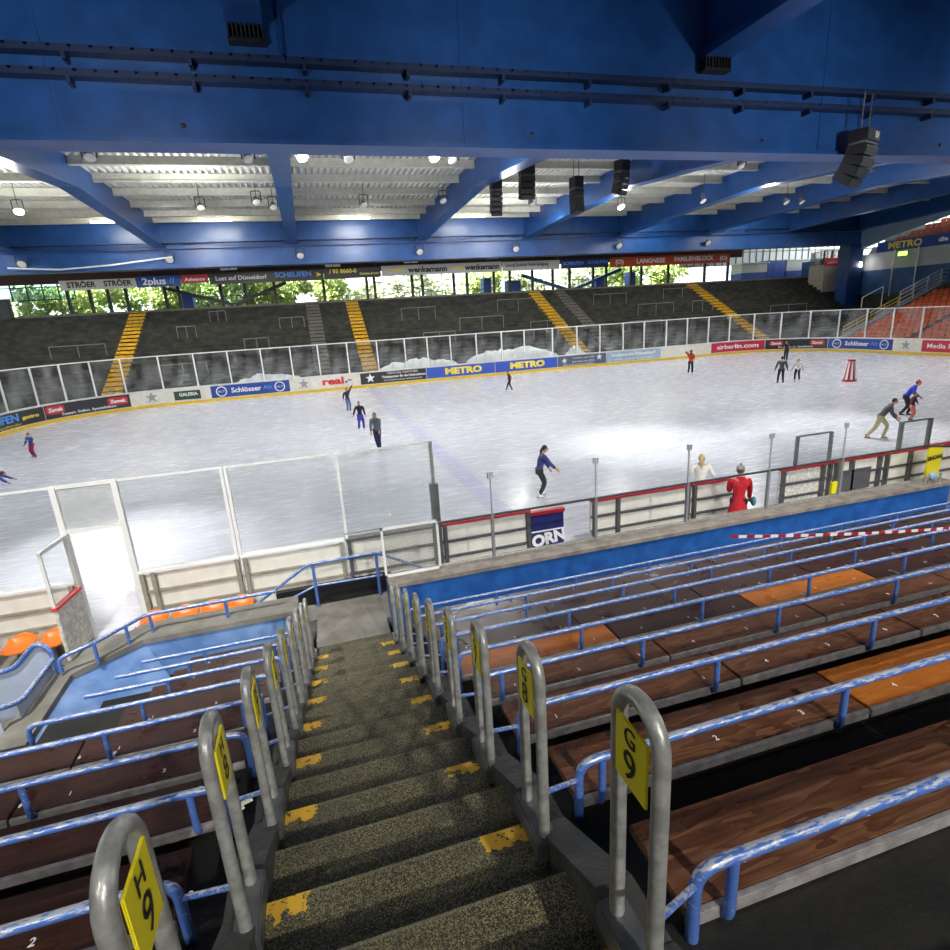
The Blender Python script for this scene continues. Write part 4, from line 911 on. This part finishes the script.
for i,x in enumerate(tx):
    kd=(i*2+ (i//3))%3; 
    if 8<=x<=20: kd=2
    if x<-8: kd=0 if i%2 else 1
    e=empty('leafy_tree',(x,rnd.uniform(70,75),4.0),'%s leafy tree seen through the open rear wall'%kinds[kd],'tree','%s trees behind the far terrace'%kinds[kd],rz=rnd.uniform(0,6)); s=rnd.uniform(.9,1.3); e.scale=(s,s,s)
    for nm,me in (('crown',protos[kd][0]),('trunk',protos[kd][1])):
        o=bpy.data.objects.new(nm,me); COL.objects.link(o); o.parent=e

# ------------------------------------------------------------------ people
SKIN=mat('skin',(.55,.32,.22),.5)
def skinmesh(name,vs,edges,m,parent,root,sub=1,extra=None):
    me=bpy.data.meshes.new(name); bm=bmesh.new(); lay=bm.verts.layers.skin.verify(); vv={}
    for k,(p,r) in vs.items():
        v=bm.verts.new(p); rr=r if isinstance(r,tuple) else (r,r); v[lay].radius=rr; v[lay].use_root=(k==root); vv[k]=v
    for a,b_ in edges: bm.edges.new((vv[a],vv[b_]))
    bm.to_mesh(me); bm.free(); o=bpy.data.objects.new(name,me); COL.objects.link(o)
    s=o.modifiers.new('skin','SKIN'); s.use_smooth_shade=True; s.branch_smoothing=.6; sb=o.modifiers.new('sub','SUBSURF'); sb.levels=sub; sb.render_levels=sub
    dg=bpy.context.evaluated_depsgraph_get(); m2=bpy.data.meshes.new_from_object(o.evaluated_get(dg)); bpy.data.objects.remove(o)
    if extra:
        bm=bmesh.new(); bm.from_mesh(m2); t=bpy.data.meshes.new('t'); t.from_pydata([tuple(p) for p in extra.v],[],extra.f); bm.from_mesh(t); bm.to_mesh(m2); bm.free()
    m2.shade_smooth(); m2.materials.clear(); m2.materials.append(m); o=bpy.data.objects.new(name,m2); COL.objects.link(o); o.parent=parent; return o
def ik(a,b_,l1,l2,pole):
    a,b_=V(a),V(b_); d=b_-a; L=min(d.length,(l1+l2)*.995); dn=d.normalized(); b2=a+dn*L
    x=(l1*l1-l2*l2+L*L)/(2*L); h=math.sqrt(max(l1*l1-x*x,0)); pole=V(pole); pn=(pole-dn*pole.dot(dn)).normalized(); return a+dn*x+pn*h,b2
def person(label,x,y,h,head,top,pants,hair,lean=.1,hip=.5,side=0.,fl=(-.08,0),fr=(.08,0),hl=(-.24,.05,.47),hr=(.24,.05,.47),hlift=(0,0),hairlong=False,hat=None,skirt=None,boots=None,neckfwd=0.,coat=0.,scarf=None,roll=0.,name='person',group=None,lie=None,bag=None):
    """local frame: +Y is where the person faces; sizes are fractions of body height"""
    e=empty(name,(x,y,0),label,'person',group,rz=head); e.scale=(h,h,h)
    if lie: e.rotation_euler=(lie[0],lie[1],head); e.location=(x,y,lie[2])
    pel=V((side*.3,-.06*lean,hip)); up=V((math.sin(roll),math.sin(lean),math.cos(lean))).normalized(); rt=V((1,0,0)); rt=(rt-up*rt.dot(up)).normalized(); fw=up.cross(rt)
    sp=pel+up*.12; ch=pel+up*.24; nk=pel+up*.31; hd=nk+(up*.07+V((0,neckfwd+.012,0))); sl=ch+up*.045-rt*.105; sr=ch+up*.045+rt*.105
    hpl=pel-rt*.05; hpr=pel+rt*.05
    al=V((fl[0],fl[1],.045+hlift[0])); ar=V((fr[0],fr[1],.045+hlift[1]))
    kl,al=ik(hpl,al,.245,.235,(0,1,.2)); kr,ar=ik(hpr,ar,.245,.235,(0,1,.2))
    el,wl=ik(sl,V(hl),.165,.15,(-.12,-1,-.3)); er,wr=ik(sr,V(hr),.165,.15,(.12,-1,-.3))
    # body
    vs={'pel':(pel,(.058,.05)),'sp':(sp,(.05,.042)),'ch':(ch,(.056,.046)),'nk':(nk,.028),'hb':(nk+(hd-nk)*.6,.034),
        'sl':(sl,.030),'el':(el,.025),'wl':(wl,.019),'sr':(sr,.030),'er':(er,.025),'wr':(wr,.019),
        'hpl':(hpl-V((0,0,.02)),.044),'kl':(kl,.034),'al':(al,.024),'hpr':(hpr-V((0,0,.02)),.044),'kr':(kr,.034),'ar':(ar,.024)}
    ed=[('pel','sp'),('sp','ch'),('ch','nk'),('nk','hb'),('ch','sl'),('sl','el'),('el','wl'),('ch','sr'),('sr','er'),('er','wr'),('pel','hpl'),('hpl','kl'),('kl','al'),('pel','hpr'),('hpr','kr'),('kr','ar')]
    ex=MB(); ex.ell(hd,(.042,.050,.062),14,10)
    ex.ell(hd+V((0,.052,-.008)),(.008,.014,.012),6,5); [ex.ell(hd+V((s*.043,0,-.004)),(.007,.012,.017),6,5) for s in (-1,1)]
    for (el_,w_,s) in ((el,wl,-1),(er,wr,1)):
        d=(w_-el_).normalized(); n=d.cross(V((0,1,0))); n=n.normalized() if n.length>.1 else V((1,0,0)); t=n.cross(d)
        pc=w_+d*.028; ex.tube([w_-d*.01,w_+d*.02,w_+d*.048],[.014,.021,.018],8)
        for q,fl_ in ((-1.5,.85),(-.5,1),(.5,.95),(1.5,.75)):
            b0=w_+d*.043+t*q*.009; ex.tube([b0-d*.01,b0+d*.022*fl_+n*.003*s,b0+d*.04*fl_+n*.012*s],[.0058,.0052,.004],6)
        b0=w_+d*.015+t*.018; ex.tube([b0,b0+d*.018+t*.012,b0+d*.034+t*.010],[.007,.006,.0045],6)
    skinmesh('body',vs,ed,SKIN,e,'pel',1,ex)
    # facial features
    MB().ell(hd+V((-.016,.0475,.006)),(.005,.004,.004),6,5).ell(hd+V((.016,.0475,.006)),(.005,.004,.004),6,5).build('eyes',INK,e)
    MB().ell(hd+V((0,.046,-.030)),(.012,.004,.003),6,5).build('mouth',mat('lips',(.45,.12,.10),.5),e)
    # jacket
    tv={'pel':(pel+V((0,0,.0)),(.092+coat*.02,.080+coat*.02)),'sp':(sp,(.086,.075)),'ch':(ch,(.094,.080)),'nk':(nk+up*.006,.046),'sl':(sl,.052),'el':(el,.036),'wl':(wl-(wl-el)*.06,.028),'sr':(sr,.052),'er':(er,.036),'wr':(wr-(wr-er)*.06,.028)}
    te=[('pel','sp'),('sp','ch'),('ch','nk'),('ch','sl'),('sl','el'),('el','wl'),('ch','sr'),('sr','er'),('er','wr')]
    if coat:
        tv['hem']=(pel-V((0,0,.1+coat*.16)),(.10,.085)); te.append(('hem','pel'))
    else: tv['hem']=(pel-up*.05,(.085,.074)); te.append(('hem','pel'))
    skinmesh('jacket',tv,te,top,e,'sp')
    pv={'pel':(pel,(.062,.055)),'hpl':(hpl-V((0,0,.02)),.060),'kl':(kl,.045),'al':(al+(kl-al)*.05,.036),'hpr':(hpr-V((0,0,.02)),.060),'kr':(kr,.045),'ar':(ar+(kr-ar)*.05,.036)}
    skinmesh('trousers',pv,[('pel','hpl'),('hpl','kl'),('kl','al'),('pel','hpr'),('hpr','kr'),('kr','ar')],pants,e,'pel')
    if skirt:
        MB().tube([pel+V((0,0,.02)),pel-V((0,0,.08)),pel-V((0,0,.17))],[.085,.105,.12],14,False).build('skirt',skirt,e,True)
    # hair / hat
    mh=MB(); mh.ell(hd+V((0,-.010,.016)),(.048,.052,.056),14,8)
    if hairlong: mh.tube([hd+V((0,-.05,.02)),hd+V((0,-.075,-.04)),hd+V((.01,-.07,-.13))],[.020,.024,.008],8)
    mh.build('hair',hair,e,True)
    if hat: MB().ell(hd+V((0,-.004,.032)),(.052,.056,.045),14,8).ell(hd+V((0,0,.085)),(.014,.014,.014),8,6).build('hat',hat,e,True)
    if scarf: MB().ell(hd+V((0,-.012,.01)),(.056,.056,.066),14,8).ell(nk,(.06,.05,.03),12,6).build('head_scarf',scarf,e,True)
    bt=boots or BLACK
    for a in (al,ar):
        z0=a.z-.045; b=MB().tube([a+V((0,-.005,.05)),a+V((0,-.002,.0)),a+V((0,0,-.02))],[.028,.027,.026],10); b.ell(V((a.x,a.y+.028,a.z-.02)),(.023,.052,.020),10,6)
        bo=b.build('skate_boot',bt,e,True); MB().box(a.x-.002,a.x+.002,a.y-.045,a.y+.085,z0,z0+.014).box(a.x-.008,a.x+.008,a.y-.035,a.y+.075,z0+.012,z0+.022).build('blade',GREY,bo)
    if bag: MB().ell((.17,.03,hip-.01),(.035,.07,.06),12,8).build('shoulder_bag',bag,e,True)
    return e
C=lambda n,c,r=.8: mat('cloth_'+n,c,r,noise=.15,nscale=20)
BRN=mat('hair_brown',(.05,.025,.012),.5); BLK=mat('hair_black',(.012,.01,.01),.45); BLD=mat('hair_blond',(.55,.36,.15),.5)
jb=C('royal_blue',(.02,.08,.40)); dk=C('black',(.015,.015,.02)); gr=C('grey_hoodie',(.16,.18,.23)); nv=C('navy_purple',(.045,.045,.20)); mg=C('magenta',(.40,.01,.09)); rd=C('orange_red',(.75,.07,.02)); jean=C('jeans',(.10,.20,.42)); ind=C('indigo_wrap',(.05,.05,.42)); wh=C('cream_white',(.80,.77,.72)); kh=C('khaki',(.48,.40,.22)); crd=C('red_coat',(.60,.015,.03)); dg_=C('charcoal',(.07,.08,.09)); wsk=mat('white_boots',(.8,.8,.8),.4)
person('child in a blue jacket and magenta trousers standing on the ice at the left',-13.05,30.6,1.25,math.radians(150),jb,mg,BRN,lean=.08,fl=(-.09,.02),fr=(.08,-.02),hl=(-.12,.16,.68),hr=(.2,.1,.5))
person('person in a blue jacket fallen on the ice at the left frame edge',-12.35,25.1,1.5,math.radians(-82),jb,dk,BRN,lean=1.35,hip=.20,fl=(-.1,-.42),fr=(.14,-.38),hlift=(.0,.0),hl=(-.25,.45,.03),hr=(.25,.45,.03),boots=wsk)
person('boy in a dark jacket and jeans skating with one arm raised by the real banner',1.92,35.1,1.5,math.radians(200),C('dark_navy',(.03,.03,.08)),jean,BLK,lean=.05,fl=(-.06,.0),fr=(.07,.02),hl=(-.2,.14,1.04),hr=(.18,.0,.5))
person('woman in a black top with a long indigo wrap and white skates facing the viewer',2.05,28.2,1.55,math.radians(188),dk,ind,BRN,lean=.05,fl=(-.08,.03),fr=(.08,-.02),hl=(-.16,.06,.48),hr=(.22,.05,.5),hairlong=True,boots=wsk,skirt=ind)
person('man in a grey hoodie and dark trousers leaning over as he skates',2.35,23.2,1.78,math.radians(165),gr,C('dark_blue_trousers',(.02,.025,.08)),BRN,lean=.38,hip=.49,fl=(.0,-.08),fr=(.02,.02),hl=(-.06,.28,.42),hr=(.12,.28,.42),side=.1)
person('skater in a dark red top gliding in front of the right METRO banner',13.25,37.3,1.45,math.radians(75),C('maroon',(.12,.015,.03)),dk,BRN,lean=.2,fl=(-.04,.16),fr=(.05,-.12),hl=(-.24,.12,.55),hr=(.2,-.15,.5))
person('woman with a dark ponytail in a navy jacket, black leggings and white skates',5.93,14.4,1.68,math.radians(-105),nv,dk,BLK,lean=.24,hip=.485,fl=(-.12,.03),fr=(.05,-.03),hl=(-.1,.20,.42),hr=(.13,.30,.47),hairlong=True,boots=wsk,neckfwd=.01)
person('person in an orange-red jacket with a black head scarf holding the head, far right ice',27.25,36.2,1.85,math.radians(150),rd,dk,BLK,lean=.0,fl=(-.07,0),fr=(.08,0),hl=(-.12,.08,.56),hr=(.14,.05,.86),boots=wsk,scarf=dk)
person('person in a black coat skating close to the board behind the pair at the right',38.3,38.5,1.75,math.radians(120),dk,dk,BLK,lean=.3,fl=(-.08,.14),fr=(.1,-.16),hl=(-.3,.1,.62),hr=(.22,.2,.55))
person('boy in a charcoal jacket holding hands, left of the pair on the right ice',27.9,28.3,1.75,math.radians(-40),dg_,dk,BLK,lean=.0,fl=(-.09,0),fr=(.08,0),hl=(-.2,.0,.48),hr=(.2,.03,.47))
person('girl in a cream white jacket, right of the pair on the right ice',29.05,28.2,1.55,math.radians(-35),wh,dk,BLD,lean=.0,fl=(-.08,0),fr=(.1,0),hl=(-.2,.03,.5),hr=(.2,.05,.5),boots=wsk)
person('man in a dark jacket and khaki trousers pushing off on his skates at the right',19.6,15.1,1.72,math.radians(-138),dg_,kh,BLK,lean=.55,hip=.47,fl=(-.05,.06),fr=(.05,-.24),hlift=(0,.0),hl=(-.06,.26,.46),hr=(.08,.24,.44),side=0,boots=C('tan_boot',(.45,.36,.2)))
person('person in a red hat and bright blue jacket leaning forward at the far right',24.1,17.6,1.7,math.radians(-140),C('bright_blue',(.03,.06,.62)),dk,BRN,lean=.55,hip=.48,fl=(-.05,.05),fr=(.05,-.1),hl=(-.1,.24,.46),hr=(.12,.22,.48),hat=C('red_knit',(.55,.03,.04)))
person('child in a dark jacket and coral trousers skating in front of the red-hatted person',23.2,16.7,1.25,math.radians(200),C('dark_maroon',(.05,.015,.02)),C('coral',(.60,.18,.12)),BRN,lean=.05,fl=(-.08,0),fr=(.09,0),hl=(-.34,.05,.5),hr=(.34,.05,.5))
person('person in a long red coat and grey knit hat standing behind the ledge glass',8.75,9.75,1.78,math.radians(-38),crd,dk,BRN,lean=.02,fl=(-.06,0),fr=(.07,0),hl=(-.10,.16,.58),hr=(.13,.12,.50),coat=.3,skirt=crd,hat=C('grey_knit',(.28,.28,.27)),bag=C('teal_bag',(.05,.22,.28)))
person('blond woman in a cream white coat leaning at the red-capped board, back to the viewer',8.95,11.3,1.66,math.radians(-40),wh,dk,BLD,lean=.08,fl=(-.06,0),fr=(.07,0),hl=(-.16,.12,.60),hr=(.18,.14,.62),coat=.4,hairlong=True)

# ------------------------------------------------------------------ lighting
W=bpy.data.worlds.new('world'); S.world=W; W.use_nodes=True; nt=W.node_tree; bg=nt.nodes['Background']
bg.inputs[0].default_value=(.86,.93,1,1); bg.inputs[1].default_value=2.2
sun=bpy.data.lights.new('sun','SUN'); sun.energy=20; sun.angle=.05; sun.color=(1,.96,.88); o=bpy.data.objects.new('sun',sun); COL.objects.link(o); o.rotation_euler=(math.radians(48),0,math.radians(-62))
def spot(loc,tgt,en,size=60,blend=.8,rad=.3,col=(1,.98,.94)):
    l=bpy.data.lights.new('floodlight_and_fill_spot','SPOT'); l.energy=en; l.spot_size=math.radians(size); l.spot_blend=blend; l.shadow_soft_size=rad; l.color=col
    o=bpy.data.objects.new('floodlight_and_fill_spot',l); COL.objects.link(o); o.location=loc; o.rotation_euler=(V(tgt)-V(loc)).to_track_quat('-Z','Y').to_euler()
# lamps in rows under the roof over the ice
for x in (-12,-2,8,18,28,38,48):
    for y in (26,42): spot((x,y,12.3),(x,y-2,0),2500,125,.9,.4)
for x in (-22,-8,6,20,34,48): spot((x,44,13),(x,56,4),1700,110,.9,.4)  # added spots brightening the far terrace
# added spots casting the bright patches on the near ice
spot((-6,17,12.2),(-5.5,15.5,0),7500,36,1,.3); spot((12,17,12.2),(12.5,18.5,0),6500,44,1,.3); spot((22,17,12.2),(20,17,0),6000,46,1,.3)
# lamps under the roof behind the upper rows, shining down the stand
for x,y,z,en in ((-8,-11,14.3,5000),(3.5,-12,12.2,6500),(9,-11,14.3,5500),(18,-11,14.3,5500)): spot((x,y,z),(x+.3,5,1.5),en,62,.7,.22)
# added spots brightening the near boards, parapet and walkway
spot((-5,2,14.5),(-3.5,9.3,.3),7500,48,.9,.2); spot((7,3,14.5),(9,10,.3),5000,65,.9,.2)
for x in (-5,7,19,31): spot((x,9,9.3),(x,20,11.3),2300,75,1,.4)  # added spots, no fixtures, brightening the girder's lower face
for p in ((.9,28.6,12.5),(6.9,28.4,12.5),(-14.7,40.3,12.1),(22.8,38.6,11.7),(33,36,12),(-5.2,37,11.6),(16.2,44,11.8)):  # glows at the lit floodlights, plus added points brightening the roof deck
    l=bpy.data.lights.new('floodlight_and_fill_glow','POINT'); l.energy=650; l.shadow_soft_size=.35; l.color=(1,.98,.93); o=bpy.data.objects.new('floodlight_and_fill_glow',l); COL.objects.link(o); o.location=p
# daylight spilling upward off ice is handled by bounce
S.view_settings.view_transform='Standard'; S.view_settings.look='None'; S.view_settings.gamma=1; S.view_settings.exposure=.35
